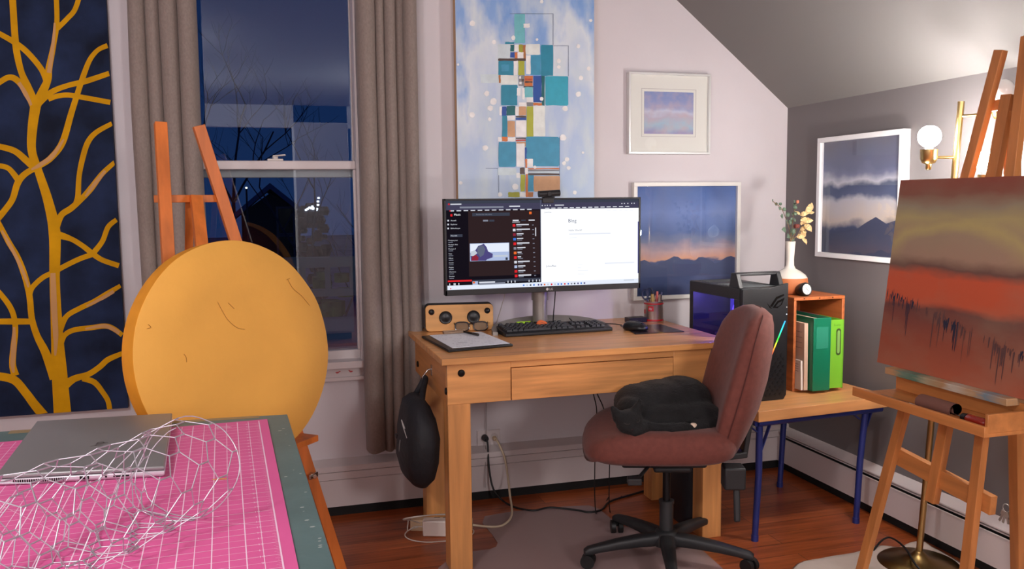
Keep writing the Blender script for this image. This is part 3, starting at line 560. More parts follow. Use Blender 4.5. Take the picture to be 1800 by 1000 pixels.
# blog page
stext('Blog', *Cc(292, 304), 6.4, GR); stext('Hello World!', *Cc(296, 382), 3.4, MG); stext('JulienPlais', *Cc(84, 221), 2.4, MG); stext('JulienPlais', *Cc(100, 696), 3.4, GR)
zc(300, 402, 665, 405, PAL); zc(302, 438, 368, 441, PAL); zc(612, 658, 872, 661, PAL)
for (x, w) in ((630, 34), (684, 36), (740, 24), (788, 26), (832, 30)): zc(x, 197, x+w, 201, PAL)
for (y, w) in ((673, 38), (700, 30), (725, 92), (755, 58)): zc(376, y, 376+w, y+3, PAL)
for x in range(90, 840, 54): zc(x, 176-(x-90)*.022, x+36, 183-(x-90)*.022, TX)
zc(75, 118, 88, 130, TX); zc(175, 149, 255, 156, TX)
for x in (60, 85, 105, 130, 760, 782, 812, 846, 868): zc(x, 152-(x-60)*.025, x+8, 160-(x-60)*.025, TX)
for i, x in enumerate((-105, -75, -45, -15, 25, 50, 78, 108, 140, 170, 198, 226, 256, 286, 315, 342, 372, 400, 428)): zc(x, 846-x*.036, x+13, 860-x*.036, (BLU, CLD, GR2, BLU, PUR, PUR, ORG, CLD, RD, CLD, BLU, BLU, RD, BLU, MG, GR2, PUR, BLU, PUR)[i])
za(105, 882, 115, 890, RD); zc(780, 808, 870, 812, CLD)
b.done('screen', [emi('screen_%d' % i, c, s) for i, (c, s) in enumerate(pal)], mo, flat=True)
p = py(966, 508.5, MY-.003); m_lg = mat('pale_logo', (200, 198, 196), .4)
B().text('LG', .0125, Matrix.Translation((p.x-.001, MY-.0034, MZ0+.0065)) @ Matrix.Rotation(rad(90), 4, 'X')).lathe([(.0052, 0), (.0052, .0003)], (p.x-.009, MY-.0031, MZ0+.011), 18, (0, -1, 0)).done('logo', m_lg, mo, flat=True)
m_ps = mat('silver_plastic', (150, 144, 138), .35, .5)
B().cyl((1.075, 3.30, DT+.012), (1.075, 3.30, .86), .030, n=28).cyl((1.075, 3.30, .86), (1.075, 3.30, 1.05), .034, n=28).bx(1.03, 1.12, MY+.05, 3.29, 1.03, 1.12).done('stand_pole', m_ps, mo, ang=50)
arc_o, arc_i = [], []
for i in range(25):
    a = math.pi*i/24; arc_o.append((1.095-.245*math.cos(a), 3.20+.145*math.sin(a)**.8)); arc_i.append((1.095-.225*math.cos(a), 3.20+.115*math.sin(a)**.8))
b = B(); b.rings([[(o[0], o[1], DT+.02*math.sin(math.pi*i/24)), (q[0], q[1], DT+.006*math.sin(math.pi*i/24)), (q[0], q[1], DT+.012+.010*math.sin(math.pi*i/24)), (o[0], o[1], DT+.014+.036*math.sin(math.pi*i/24))] for i, (o, q) in enumerate(zip(arc_o, arc_i))]); b.bx(1.03, 1.12, 3.265, 3.34, DT+.002, DT+.014)
b.done('stand_base', m_ps, mo, ang=50)
m_cab = mat('black_cable', (16, 16, 17), .5)
p0 = py(977, 512, 3.19); single(B().tube(smooth([(p0.x, 3.19, .93), (p0.x+.002, 3.21, .86), (p0.x+.01, 3.25, .80), (p0.x+.025, 3.3, DT+.004), (p0.x+.05, 3.36, DT+.003)]), .0022), 'monitor_cable', m_cab, 'black cable running down from the monitor to the desk behind the keyboard', 'cable')
p0 = py(893, 516, 3.35); single(B().tube(smooth([(p0.x, 3.37, .93), (p0.x-.004, 3.39, .87), (p0.x-.02, 3.42, .79), (p0.x-.028, 3.45, DT+.0025), (p0.x-.028, 3.493, DT+.0018)]), .0018), 'phone_cable', mat('white_cable', (205, 196, 186), .5), 'thin white cable hanging behind the monitor next to the bamboo speaker', 'cable')
# webcam on the monitor
wc = thing('webcam', 'small black webcam clipped on top of the monitor', 'webcam', (1.1, 3.15, MZ1))
p = py(966, 342, 3.13)
B().cyl((p.x-.042, 3.135, p.z+.002), (p.x+.042, 3.135, p.z+.006), .0125).done('camera_body', m_mb, wc); B().cyl((p.x-.003, 3.1235, p.z+.003), (p.x-.003, 3.119, p.z+.003), .008).done('lens', mat('black_gloss', (8, 8, 10), .08, coat=1), wc)
B().bx(p.x-.022, p.x+.022, 3.128, 3.16, MZ1+.0005, p.z-.008).bx(p.x-.025, p.x+.02, 3.138, 3.1455, MZ1-.02, MZ1+.001).done('clip', m_mb, wc, bev=.002)

# ================================================================ THINGS ON THE DESK
m_bamboo = wood('bamboo', (226, 170, 106), .8, 0, .4, 10)
sk = thing('speaker', 'rectangular bamboo-fronted speaker with black cones at the left end of the desk', 'speaker', (.757, 3.375, DT), rad(-8))
def rrect(x0, x1, z0, z1, r, y, n=6):
    P = []
    for (cx_, cz_, a0) in ((x1-r, z1-r, 0), (x0+r, z1-r, 90), (x0+r, z0+r, 180), (x1-r, z0+r, 270)):
        for k in range(n+1): a = rad(a0+90*k/n); P.append(V((cx_+r*math.cos(a), y, cz_+r*math.sin(a))))
    return P
B(True).prism(rrect(-.137, .137, 0, .108, .017, -.008), (0, .062, 0)).done('cabinet', mat('black_speaker_cloth', (24, 23, 24), .8), sk, bev=.002)
B(True).prism(rrect(-.136, .136, .001, .107, .017, -.0165), (0, .008, 0)).done('front_panel', m_bamboo, sk, bev=.002)
for (x, z, r) in ((-.112, .080, .012), (-.056, .056, .0265), (.056, .056, .0265), (.112, .080, .012)):
    c = B(True).lathe([(r*1.0, 0), (r, .002), (r*.9, .004), (r*.75, .002), (r*.45, .0045), (.001, .006)], (x, -.0165, z), 26, (0, -1, 0)); c.done('cone', mat('black_cone', (26, 26, 28), .35), sk, ang=60)
B(True).text('GO', .010, Matrix.Translation((.108, -.0168, .026)) @ Matrix.Rotation(rad(90), 4, 'X')).done('maker_mark', mat('burnt_mark', (150, 96, 50), .6), sk, flat=True)

# clipboard
cb = thing('clipboard', 'black clipboard folder holding a white sheet of handwriting at the desk front', 'clipboard', (0, 0, DT))
k0, k1, k2, k3 = pz(788, 620, DT), pz(902, 609, DT), pz(846, 587, DT), pz(741, 594, DT)
def lerp4(u, v, z): return V(((k0*(1-u)+k1*u)*(1-v)+(k3*(1-u)+k2*u)*v).xy.to_tuple()+(z,))
B().hexa([lerp4(0, 0, DT), lerp4(1, 0, DT), lerp4(1, 1, DT), lerp4(0, 1, DT), lerp4(0, 0, DT+.009), lerp4(1, 0, DT+.009), lerp4(1, 1, DT+.009), lerp4(0, 1, DT+.009)]).done('board', mat('black_folder', (20, 21, 24), .4), cb, bev=.003)
b = B().prism([lerp4(.10, .08, DT+.0092), lerp4(.97, .05, DT+.0092), lerp4(.985, .985, DT+.0092), lerp4(.12, .965, DT+.0092)], (0, 0, .0012)); b.m(1); random.seed(3)
for row in range(9):
    v = .88-row*.092; u = .16+random.random()*.03
    while u < .90:
        l = random.uniform(.01, .05)
        if random.random() < .62: b.poly([lerp4(u, v, DT+.0106), lerp4(u+l, v-.003, DT+.0106), lerp4(u+l, v+.009, DT+.0106), lerp4(u, v+.007, DT+.0106)])
        u += l+random.uniform(.008, .03)
b.poly([lerp4(.30, .32, DT+.0107), lerp4(.44, .31, DT+.0107), lerp4(.44, .335, DT+.0107), lerp4(.30, .342, DT+.0107)])
b.done('paper', [mat('white_paper', (236, 238, 244), .8), mat('pencil_ink', (166, 168, 178), .8)], cb, flat=True)
c0, c1 = lerp4(.35, .985, DT+.0155), lerp4(.72, .985, DT+.0155)
B().bar(c0, c1, .022, .008).cyl(c0+V((0, .004, .005)), c1+V((0, .004, .005)), .003, n=8).done('clip', mat('tarnished_steel', (165, 140, 118), .35, .8), cb, bev=.002)
# glasses
gl = thing('eyeglasses', 'folded dark-rimmed eyeglasses lying in front of the bamboo speaker', 'glasses', (.79, 3.29, DT))
G0, G1 = pz(797, 583, DT), pz(860, 581, DT); gx = (G1-G0).normalized(); gy = V((-gx.y, gx.x, 0)); gc = (G0+G1)/2
m_gl = mat('tortoise_frame', (26, 22, 28), .2, coat=.6)
for s in (-1, 1):
    c = gc+gx*s*.037+V((0, 0, .0195)); tl = V((0, .25, 1)).normalized()
    rim = sring(c, gx, tl, .028, .0185, 3, 22); B().tube(rim, .0026, 6, False, True).done('rim', m_gl, gl)
    B().add(sring(c, gx, tl, .0265, .017, 3, 22), [tuple(range(22))]).done('lens', glass('lens_glass', (200, 205, 215), 1.5), gl, flat=True)
    e = gc+gx*s*.066+V((0, .003, .030)); q = gc+gx*s*(-.055)+gy*(.04 if s > 0 else .03)+V((0, 0, .012))
    B().tube(smooth([e, e+gy*.012+V((0, 0, .004)), e+gy*.022-gx*s*.02+V((0, 0, .006)), q+V((0, 0, .015)), q-gx*s*.015+V((0, 0, -.008))]), .0024, 6).done('temple', m_gl, gl)
B().tube(smooth([gc-gx*.010+V((0, .006, .026)), gc+V((0, .007, .030)), gc+gx*.010+V((0, .006, .026))]), .0024, 6).done('bridge', m_gl, gl)
p0, p1 = pz(826, 591, DT+.014), pz(833, 597, DT+.014); q0 = lerp4(.66, 1.04, DT+.016); q1 = lerp4(.78, .66, DT+.016)
pen = thing('marker_pen', 'black pen lying across the clip of the clipboard', 'pen', q0)
B().cyl(q0, q0.lerp(q1, .72), .0042, n=12).done('barrel', m_bolt, pen); B().cyl(q0.lerp(q1, .72), q1, .0052, n=12).done('cap', mat('dark_grey_plastic', (44, 40, 40), .4), pen)

# keyboard
kb = thing('keyboard', 'black full-size keyboard on the desk below the monitor', 'keyboard', (1.105, 3.22, DT), rad(1.5))
m_kb = mat('keyboard_black', (24, 25, 28), .45); kl, kd = .447, .150
B(True).hexa([(-kl/2, -kd/2, 0), (kl/2, -kd/2, 0), (kl/2, kd/2, 0), (-kl/2, kd/2, 0), (-kl/2, -kd/2, .014), (kl/2, -kd/2, .014), (kl/2, kd/2, .027), (-kl/2, kd/2, .027)]).done('case', m_kb, kb, bev=.004)
protos = {}
def key(x, y, wk):
    z = .0145+(y+kd/2)*(.013/kd)
    if wk not in protos: protos[wk] = B(True).hexa([(-wk/2, -.0078, 0), (wk/2, -.0078, 0), (wk/2, .0078, 0), (-wk/2, .0078, 0), (-wk/2+.0022, -.0052, .007), (wk/2-.0022, -.0052, .007), (wk/2-.0022, .0062, .007), (-wk/2+.0022, .0062, .007)]).done('key', mat('key_black', (34, 36, 41), .5), kb); o = protos[wk]
    else: o = protos[wk].copy(); COL.objects.link(o); o.parent = kb
    o.location = (x, y, z); o.rotation_euler = (rad(5), 0, 0)
U = .0189; x0 = -kl/2+.012
rows = [(.060, [1]+[0, .6]+[1]*4+[0, .3]+[1]*4+[0, .3]+[1]*4), (.033, [1]*13+[1.9]), (.014, [1.45]+[1]*12+[1.4]), (-.005, [1.7]+[1]*11+[2.1]), (-.024, [2.1]+[1]*10+[2.7]), (-.043, [1.3, 1.2, 1.2, 6.0, 1.2, 1.2, 1.3, 1.4])]
for (y, ks) in rows:
    x = x0; i = 0
    while i < len(ks):
        if ks[i] == 0: x += ks[i+1]*U; i += 2; continue
        key(x+ks[i]*U/2, y, round(ks[i]*U-.0022, 4)); x += ks[i]*U; i += 1
for j, y in enumerate((.033, .014)):
    for i in range(3): key(x0+15.3*U+(i+.5)*U, y, round(U-.0022, 4))
for (i, y) in ((1, -.024), (0, -.043), (1, -.043), (2, -.043)): key(x0+15.3*U+(i+.5)*U, y, round(U-.0022, 4))
for j, y in enumerate((.033, .014, -.005, -.024, -.043)):
    for i in range(3): key(x0+18.8*U+(i+.5)*U, y, round(U-.0022, 4))
p0 = V((1.215, 3.294, DT+.02)); single(B().tube(smooth([p0, p0+V((-.008, .03, .016)), p0+V((-.03, .06, .018)), p0+V((-.034, .08, -.016)), p0+V((-.03, .12, -.017)), p0+V((0, .19, -.0175))]), .002), 'keyboard_cable', m_cab, 'black cable looping up behind the keyboard', 'cable')
# sticky notes and tape on the stand foot
zt = DT+.0165
p0, p1 = pz(908, 571, DT+.02), pz(934, 569, DT+.02)
single(B().box(py(921, 569.5, 3.31)+V((0, 0, .002)), (.062, .006, .017), Matrix.Rotation(rad(6), 4, 'Z') @ Matrix.Rotation(rad(-38), 4, 'X')), 'sticky_note_pad', mat('lime_paper', (168, 220, 52), .7), 'lime green pad of sticky notes behind the keyboard', 'sticky notes')
tq = py(953, 567, 3.245); tq.z = DT+.0235; tpz = thing('tape_roll', 'small orange roll lying beside the lime sticky notes behind the keyboard', 'tape roll', tq)
td = V((.1, -.55, .8)).normalized()
B().lathe([(.010, -.007), (.0225, -.007), (.024, -.005), (.024, .005), (.0225, .007), (.010, .007)], tq, 24, td).done('roll', mat('orange_plastic', (226, 110, 58), .5), tpz); B().lathe([(.0098, -.0068), (.0098, .0074), (.009, .0074), (.009, -.0068)], tq, 18, td).done('core', mat('grey_core', (120, 104, 100), .6), tpz)
# mouse pad and mouse
m_pad = painted('pad_print', [(0, (46, 38, 40)), (.45, (60, 48, 46)), (.52, (150, 122, 60)), (.6, (84, 62, 56)), (1, (44, 36, 40))], nz=.25, ns=4, rough=.22, axis='X')
q = [pz(1117, 588, DT), pz(1203, 583.5, DT), pz(1162, 571, DT), pz(1090, 573, DT)]
b = B().prism([V((p.x, p.y, DT+.0002)) for p in q], (0, 0, .0028)); single(b, 'mouse_pad', m_pad, 'dark brown picture mouse pad at the right side of the desk', 'mouse pad', bev=.001)
ms = thing('mouse', 'black computer mouse resting on the dark mouse pad', 'mouse', (1.425, 3.19, DT+.003))
mc = pz(1117, 580, DT+.003); Rr = []
for (z, k) in ((0, .88), (.006, 1), (.014, 1), (.024, .86), (.031, .62), (.0345, .28), (.0352, .04)):
    r_ = sring((0, 0, 0), (.55, -.835, 0), (.835, .55, 0), .055*k, .031*k, 2.4, 26); Rr.append([V((q_.x+mc.x-.006*(1-k), q_.y+mc.y+.018*(1-k), mc.z+z)) for q_ in r_])
B().rings(Rr).done('shell', mat('mouse_black', (22, 22, 25), .28), ms, ang=70)
B().cyl(mc+V((.012, -.030, .0255)), mc+V((.020, -.026, .0255)), .006, n=14).done('wheel', mat('dark_rubber', (12, 12, 13), .6), ms)
B().text('logi', .007, Matrix.Translation(mc+V((.002, .0, .0365))) @ Matrix.Rotation(rad(-10), 4, 'Z')).done('maker_mark', m_lg, ms, flat=True)
single(B().tube(smooth([mc+V((-.045, .030, .018)), mc+V((-.07, .06, .02)), mc+V((-.09, .11, .014)), mc+V((-.10, .15, -.0015)), mc+V((-.08, .2, -.0015)), mc+V((-.06, .29, -.0015))], 5), .0018), 'mouse_cable', m_cab, 'black mouse cable trailing from the mouse to the back of the desk', 'cable')
hb = pz(1121, 566, DT); single(B().bx(hb.x-.045, hb.x+.035, hb.y-.015, hb.y+.035, DT, DT+.020).bx(hb.x-.03, hb.x+.02, hb.y-.0155, hb.y-.015, DT+.006, DT+.012), 'usb_hub', mat('hub_black', (22, 21, 24), .4), 'small flat black box between the mouse and the pen can', 'usb hub', bev=.003)
# pen can
pc_ = pz(1149, 564, DT); pc_.z = DT; CR = .041
can = thing('pen_can', 'steel coffee can with red bands full of pens', 'can', pc_)
B().lathe([(CR*.98, 0), (CR, .003), (CR, .082), (CR*1.03, .084), (CR*1.03, .087), (CR*.94, .087), (CR*.94, .004)], pc_, 36).done('tin', mat('brushed_tin', (205, 196, 192), .34, .9), can, ang=40)
m_rdc = mat('can_red', (190, 36, 46), .35)
for (z0, z1) in ((.003, .011), (.074, .080)): B().lathe([(CR+.0004, z0), (CR+.0007, z0+.0005), (CR+.0007, z1-.0005), (CR+.0004, z1)], pc_, 36).done('red_band', m_rdc, can)
def on_can(s, z, o): a = math.atan2(-pc_.y, -pc_.x)+s/CR; return V((pc_.x+(CR+o)*math.cos(a), pc_.y+(CR+o)*math.sin(a), pc_.z+z))
for (s0, s1, z0, z1) in ((-.024, -.0, .046, .068), (-.054, -.040, .034, .052)):
    b = B(); n_ = 6
    for k in range(n_): u0, u1 = s0+(s1-s0)*k/n_, s0+(s1-s0)*(k+1)/n_; b.poly([on_can(u0, z0, .0008), on_can(u1, z0, .0008), on_can(u1, z1, .0008), on_can(u0, z1, .0008)])
    b.done('label', m_rdc, can, flat=True)
b = B(); bt = B(True).text('illy', .0125, Matrix())
b.add([on_can(-.0205+v_[0], .053+v_[1], .0012) for v_ in bt.v], [f for f, _ in bt.f]); b.done('label_lettering', mat('white_ink', (235, 232, 230), .5), can, flat=True)
pens = [('black felt pen standing tallest in the pen can', (-.010, .006), (-.004, .012), .142, .004, (18, 18, 20), (18, 18, 20)), ('fat gold marker in the pen can', (-.008, -.012), (-.014, -.016), .118, .0085, (176, 140, 62), (190, 160, 90)), ('dark blue pen with a round cap in the pen can', (.004, .004), (.006, .016), .13, .005, (30, 36, 72), (24, 26, 40)), ('pink-capped highlighter leaning right in the pen can', (.012, .010), (.024, .016), .125, .006, (226, 110, 110), (236, 120, 116)),
 ('silver pen leaning right in the pen can', (.008, -.010), (.020, -.018), .115, .0045, (186, 170, 160), (150, 130, 120)), ('grey pencil leaning beside the silver pen in the pen can', (.016, -.004), (.032, -.008), .112, .004, (170, 160, 155), (60, 50, 50)), ('violet pen leaning farthest right in the pen can', (.020, .002), (.040, .006), .122, .004, (96, 84, 150), (80, 76, 120)), ('light blue capped pen at the left of the pen can', (-.016, .008), (-.026, .008), .125, .0045, (88, 140, 190), (120, 160, 210)), ('brown pencil at the back of the pen can', (.0, .022), (.004, .030), .12, .0035, (140, 84, 50), (60, 36, 26))]
for (lab, a, c, hh, rr, c1, c2) in pens:
    a = pc_+V((a[0], a[1], .006)); c = pc_+V((c[0], c[1], hh)); t_ = thing('pen', lab, 'pen', a, group='pens in the can')
    B().cyl(a, a.lerp(c, .75), rr, n=12).done('barrel', mat('pen_%d_%d_%d' % c1, c1, .35), t_); B().cyl(a.lerp(c, .75), c, rr*1.12, rr*.8, n=12).done('cap', mat('pen_%d_%d_%d' % c2, c2, .35), t_)
sc = thing('scissors', 'scissors with dark blue handles at the left of the pen can', 'scissors', pc_+V((-.024, 0, .005)))
s0 = pc_+V((-.022, -.004, .008)); ex = V((.94, -.34, 0))
B().bar(s0, s0+V((-.004, 0, .09)), .008, .002, (0, 1, 0)).done('blade', m_chr, sc)
for (dx, dz) in ((-.018, .108), (.001, .112)): B().tube(sring(s0+ex*dx+V((0, 0, dz)), ex, (0, .1, 1), .013, .021, 2, 18), .0038, 7, False, True).done('handle', mat('navy_plastic', (28, 40, 74), .4), sc)

# ================================================================ UNDER THE DESK
ol = thing('wall_outlet', 'white double wall outlet under the desk', 'outlet', (.905, W, .253))
p = (.853, .955, .2205, .2865); b = B().bx(p[0], p[1], W-.006, W, p[2], p[3]); b.done('plate', m_white, ol, bev=.002)
for x in (.882, .928): B().lathe([(.0165, 0), (.0165, .0015), (.001, .0015)], (x, W-.006, .254), 20, (0, -1, 0)).done('socket', mat('socket_ivory', (196, 186, 184), .5), ol)
p1 = thing('power_plug', 'round black plug with a black cord in the left outlet socket', 'plug', (.885, W-.008, .258))
B().cyl((.885, W-.0085, .256), (.885, W-.034, .256), .0145, .012, n=18).done('plug_body', m_cab, p1)
B().tube(smooth([(.885, W-.034, .256), (.889, W-.045, .235), (.886, W-.075, .14), (.90, W-.11, .05), (.95, W-.17, .0065), (1.02, W-.25, .005), (1.10, W-.24, .005), (1.19, W-.30, .005), (1.23, W-.34, .006), (1.29, W-.33, .006), (1.36, W-.25, .005), (1.48, W-.20, .005), (1.62, W-.16, .005), (1.75, W-.22, .005)], 7), .0042).done('cord', m_cab, p1, ang=80)
p2 = thing('power_strip', 'ivory power strip on the floor beside the desk leg with its cord to the outlet', 'power strip', (.62, 3.17, 0))
m_iv = mat('ivory_plastic_strip', (214, 186, 150), .45)
a0, a1 = V((.518, 3.215, .022)), V((.74, 3.13, .022)); B().bar(a0, a1, .048, .044).done('strip_body', m_iv, p2, bev=.005)
dv = (a1-a0).normalized()
for i in range(4): c = a0+dv*(.10+i*.034)+V((0, 0, .0225)); B().bar(c-dv*.011, c+dv*.011, .024, .001).done('socket', mat('dark_socket', (60, 50, 44), .6), p2)
B().cyl((.928, W-.0085, .25), (.928, W-.030, .25), .010, .007, n=14).done('plug', m_iv, p2)
B().tube(smooth([a1, a1+V((.06, 0, -.014)), (.86, 3.13, .006), (.915, 3.19, .02), (.945, 3.32, .06), (.957, 3.40, .13), (.95, 3.42, .19), (.934, 3.45, .24), (.928, 3.468, .25)], 7), .0045).done('cord', mat('ivory_cord', (206, 188, 160), .5), p2, ang=80)
ad = thing('power_adapter', 'white square charger block leaning on the ivory power strip', 'charger', (.58, 3.13, 0))
B().box((.60, 3.118, .034), (.105, .034, .064), Matrix.Rotation(rad(-20), 4, 'Z') @ Matrix.Rotation(rad(6), 4, 'X')).done('block', mat('white_charger', (220, 208, 198), .35), ad, bev=.005)
pts = []
for k in range(44):
    a = k*.36; pts.append((.605+(.125+.012*math.sin(k*.5))*math.cos(a+2.6), 3.115+(.075+.012*math.cos(k*.7))*math.sin(a+2.6), max(.004, .035+.055*math.sin(a*.5+.4)+.02*math.sin(a))))
B().tube(smooth([(.548, 3.137, .034), (.52, 3.15, .034), (.49, 3.13, .03)]+pts, 3), .0022, 6).done('cord', MATS['white_cable'], ad, ang=80)
single(B().tube(smooth([(.895, W-.003, .575), (.893, W-.012, .40), (.888, W-.02, .25), (.872, W-.065, .15), (.868, W-.075, .06)]), .0012), 'thin_wire', mat('pale_wire', (150, 140, 134), .5), 'thin pale wire hanging down the wall past the outlet', 'wire')
for i, (dx, lab) in enumerate(((0, 'black cable hanging under the desk drawer, left of a pair'), (.03, 'black cable hanging under the desk drawer, right of a pair'))):
    q = py(1037, 700, 3.0); single(B().tube(smooth([(q.x, 3.0, .68), (q.x+.01+dx*.4, 3.0, .55), (q.x+.035+dx, 3.02, .46), (q.x+.045+dx*2, 3.06, .33), (q.x+.08+dx*2, 3.14, .005), (q.x+.2+dx*2, 3.3, .004)]), .0022), 'hanging_cable', m_cab, lab, 'cable', 'cables under the desk')
bn = thing('waste_bin', 'tall narrow black waste bin behind the right desk leg', 'waste bin', (1.68, 3.0, 0))
bc = V((1.60, 2.97, 0)); Rr = [sring(bc+V((0, 0, z)), (1, 0, 0), (0, 1, 0), a, a*1.3, 3.5, 28) for z, a in ((0, .072), (.006, .078), (.26, .088), (.264, .092), (.275, .092), (.275, .085), (.02, .070))]
B().rings(Rr).done('bin_body', mat('bin_black', (17, 18, 24), .5), bn)
# chair mat
mp_ = [pz(x, y, 0) for (x, y) in ((852, 908), (900, 900), (990, 891), (1035, 889), (1052, 895), (1075, 913), (1092, 926), (1115, 928), (1140, 925), (1175, 925), (1200, 940), (1235, 968), (1270, 1000), (1300, 1040), (1200, 1110), (1000, 1130), (800, 1120), (770, 1000), (800, 974), (862, 966), (872, 962), (875, 955), (865, 940), (848, 920))]
mm = mat('frosted_vinyl', (186, 160, 158), .34, alpha=.6, bump=.1, bs=300)
single(B().prism([V((p.x, p.y, .0005)) for p in mp_], (0, 0, .002)), 'chair_mat', mm, 'translucent plastic chair mat on the floor under the office chair', 'floor mat')
# ================================================================ OFFICE CHAIR
ch = thing('office_chair', 'maroon fabric office chair on a black five-star base in front of the desk', 'office chair', (1.325, 2.66, 0), rad(162))
m_ch = mat('maroon_fabric', (112, 60, 51), .85, var=.12, vs=60, bump=.25, bs=700, sheen=.12); m_cp = mat('chair_plastic', (34, 35, 37), .5)
Rr = []
for (z, k) in ((.398, .55), (.402, .90), (.415, .975), (.44, 1.0), (.465, 1.0), (.483, .975), (.494, .92), (.500, .80), (.503, .5), (.503, .06)):
    r_ = sring((.035, 0, z), (1, 0, 0), (0, 1, 0), .255*k, .235*k, 3.6, 44)
    Rr.append([V((p.x, p.y, p.z-.05*max(0, (p.x-.12)/.17)**2*(1 if z > .43 else .2)+.012*(p.y/.23)**2*(1 if z > .47 else 0))) for p in r_])
B(True).rings(Rr).done('seat', m_ch, ch, ang=180)
Rr = []; Rs = []
T_ = V((-.27, 0, 1)).normalized()
for (h_, w_, t_) in ((0, .06, .012), (.012, .115, .034), (.04, .158, .047), (.10, .188, .054), (.20, .212, .062), (.30, .214, .062), (.38, .206, .058), (.44, .190, .053), (.485, .160, .046), (.512, .115, .034), (.525, .06, .014)):
    c = V((-.172, 0, .385))+T_*h_; c.x -= .02*math.sin(h_*6)
    r_ = sring(c, (1, 0, .27), (0, 1, 0), t_, w_, 3.0, 40); Rr.append([V((p.x+.055*(p.y/.2)**2*(1 if h_ < .5 else .4), p.y, p.z)) for p in r_])
    Rs.append((c, w_, t_))
B(True).rings(Rr).done('backrest', m_ch, ch, ang=180)
pts = [V((c.x-t_*.1+.055*(w_/.2)**2, w_*1.0+.001, c.z-.027*t_)) for (c, w_, t_) in Rs[1:-1]]
pts2 = [V((p.x, -p.y, p.z)) for p in reversed(pts)]
B(True).tube(smooth(pts+[V((Rs[-1][0].x, 0, Rs[-1][0].z+.002))]+pts2, 4), .002, 6).done('piping', mat('maroon_piping', (84, 44, 40), .9), ch)
b = B(True).bx(-.16, .20, -.10, .10, .378, .399).bx(-.13, .16, -.055, .055, .345, .379).bx(-.08, .05, -.045, .045, .325, .346)
b.done('seat_plate', m_cp, ch, bev=.008)
B(True).bar((-.12, 0, .365), (-.27, 0, .385), .07, .02).bar((-.262, 0, .375), (-.302, 0, .66), .06, .018, (1, 0, 0)).done('back_bracket', m_cp, ch, bev=.004)
B(True).bx(-.235, -.165, .10, .165, .305, .38).bar((-.21, .135, .32), (-.21, .155, .195), .022, .012, (0, 1, 0)).done('arm_mount', m_cp, ch, bev=.006)
B(True).bar((.05, .05, .375), (.13, .23, .362), .012, .008).bx(.115, .16, .215, .25, .35, .372).done('lever', m_cp, ch, bev=.003)
B(True).cyl((0, 0, .2), (0, 0, .335), .0135, n=20).done('gas_lift', mat('black_steel', (40, 40, 42), .3, .8), ch)
B(True).cyl((0, 0, .085), (0, 0, .21), .024, n=24).cyl((0, 0, .205), (0, 0, .216), .0265, n=24).done('column', mat('column_grey', (62, 64, 66), .35, .5), ch)
B(True).lathe([(.03, .05), (.048, .058), (.05, .085), (.038, .105), (.026, .112)], (0, 0, 0), 24).done('hub', m_cp, ch)
for k in range(5):
    a = rad(176-162+k*72); d = V((math.cos(a), math.sin(a), 0)); n_ = V((-d.y, d.x, 0))
    Rr = [sring(d*r0+V((0, 0, z)), n_, (0, 0, 1), w_, h_, 3.2, 16) for (r0, z, w_, h_) in ((.03, .080, .026, .024), (.10, .079, .024, .021), (.18, .074, .021, .018), (.25, .066, .018, .015), (.285, .060, .016, .015), (.298, .056, .012, .011))]
    lg = B(True).rings(Rr).done('leg', m_cp, ch, ang=60)
    c = d*.285; b = B(True); tt = V((math.cos(a+1.1), math.sin(a+1.1), 0))
    for s in (-1, 1): b.cyl(c+tt*s*.006+V((0, 0, .0265)), c+tt*s*.022+V((0, 0, .0265)), .0242, n=20)
    b.cyl(c+V((0, 0, .03)), c+V((0, 0, .06)), .006, n=10); cs = b.done('caster', m_cab, lg)

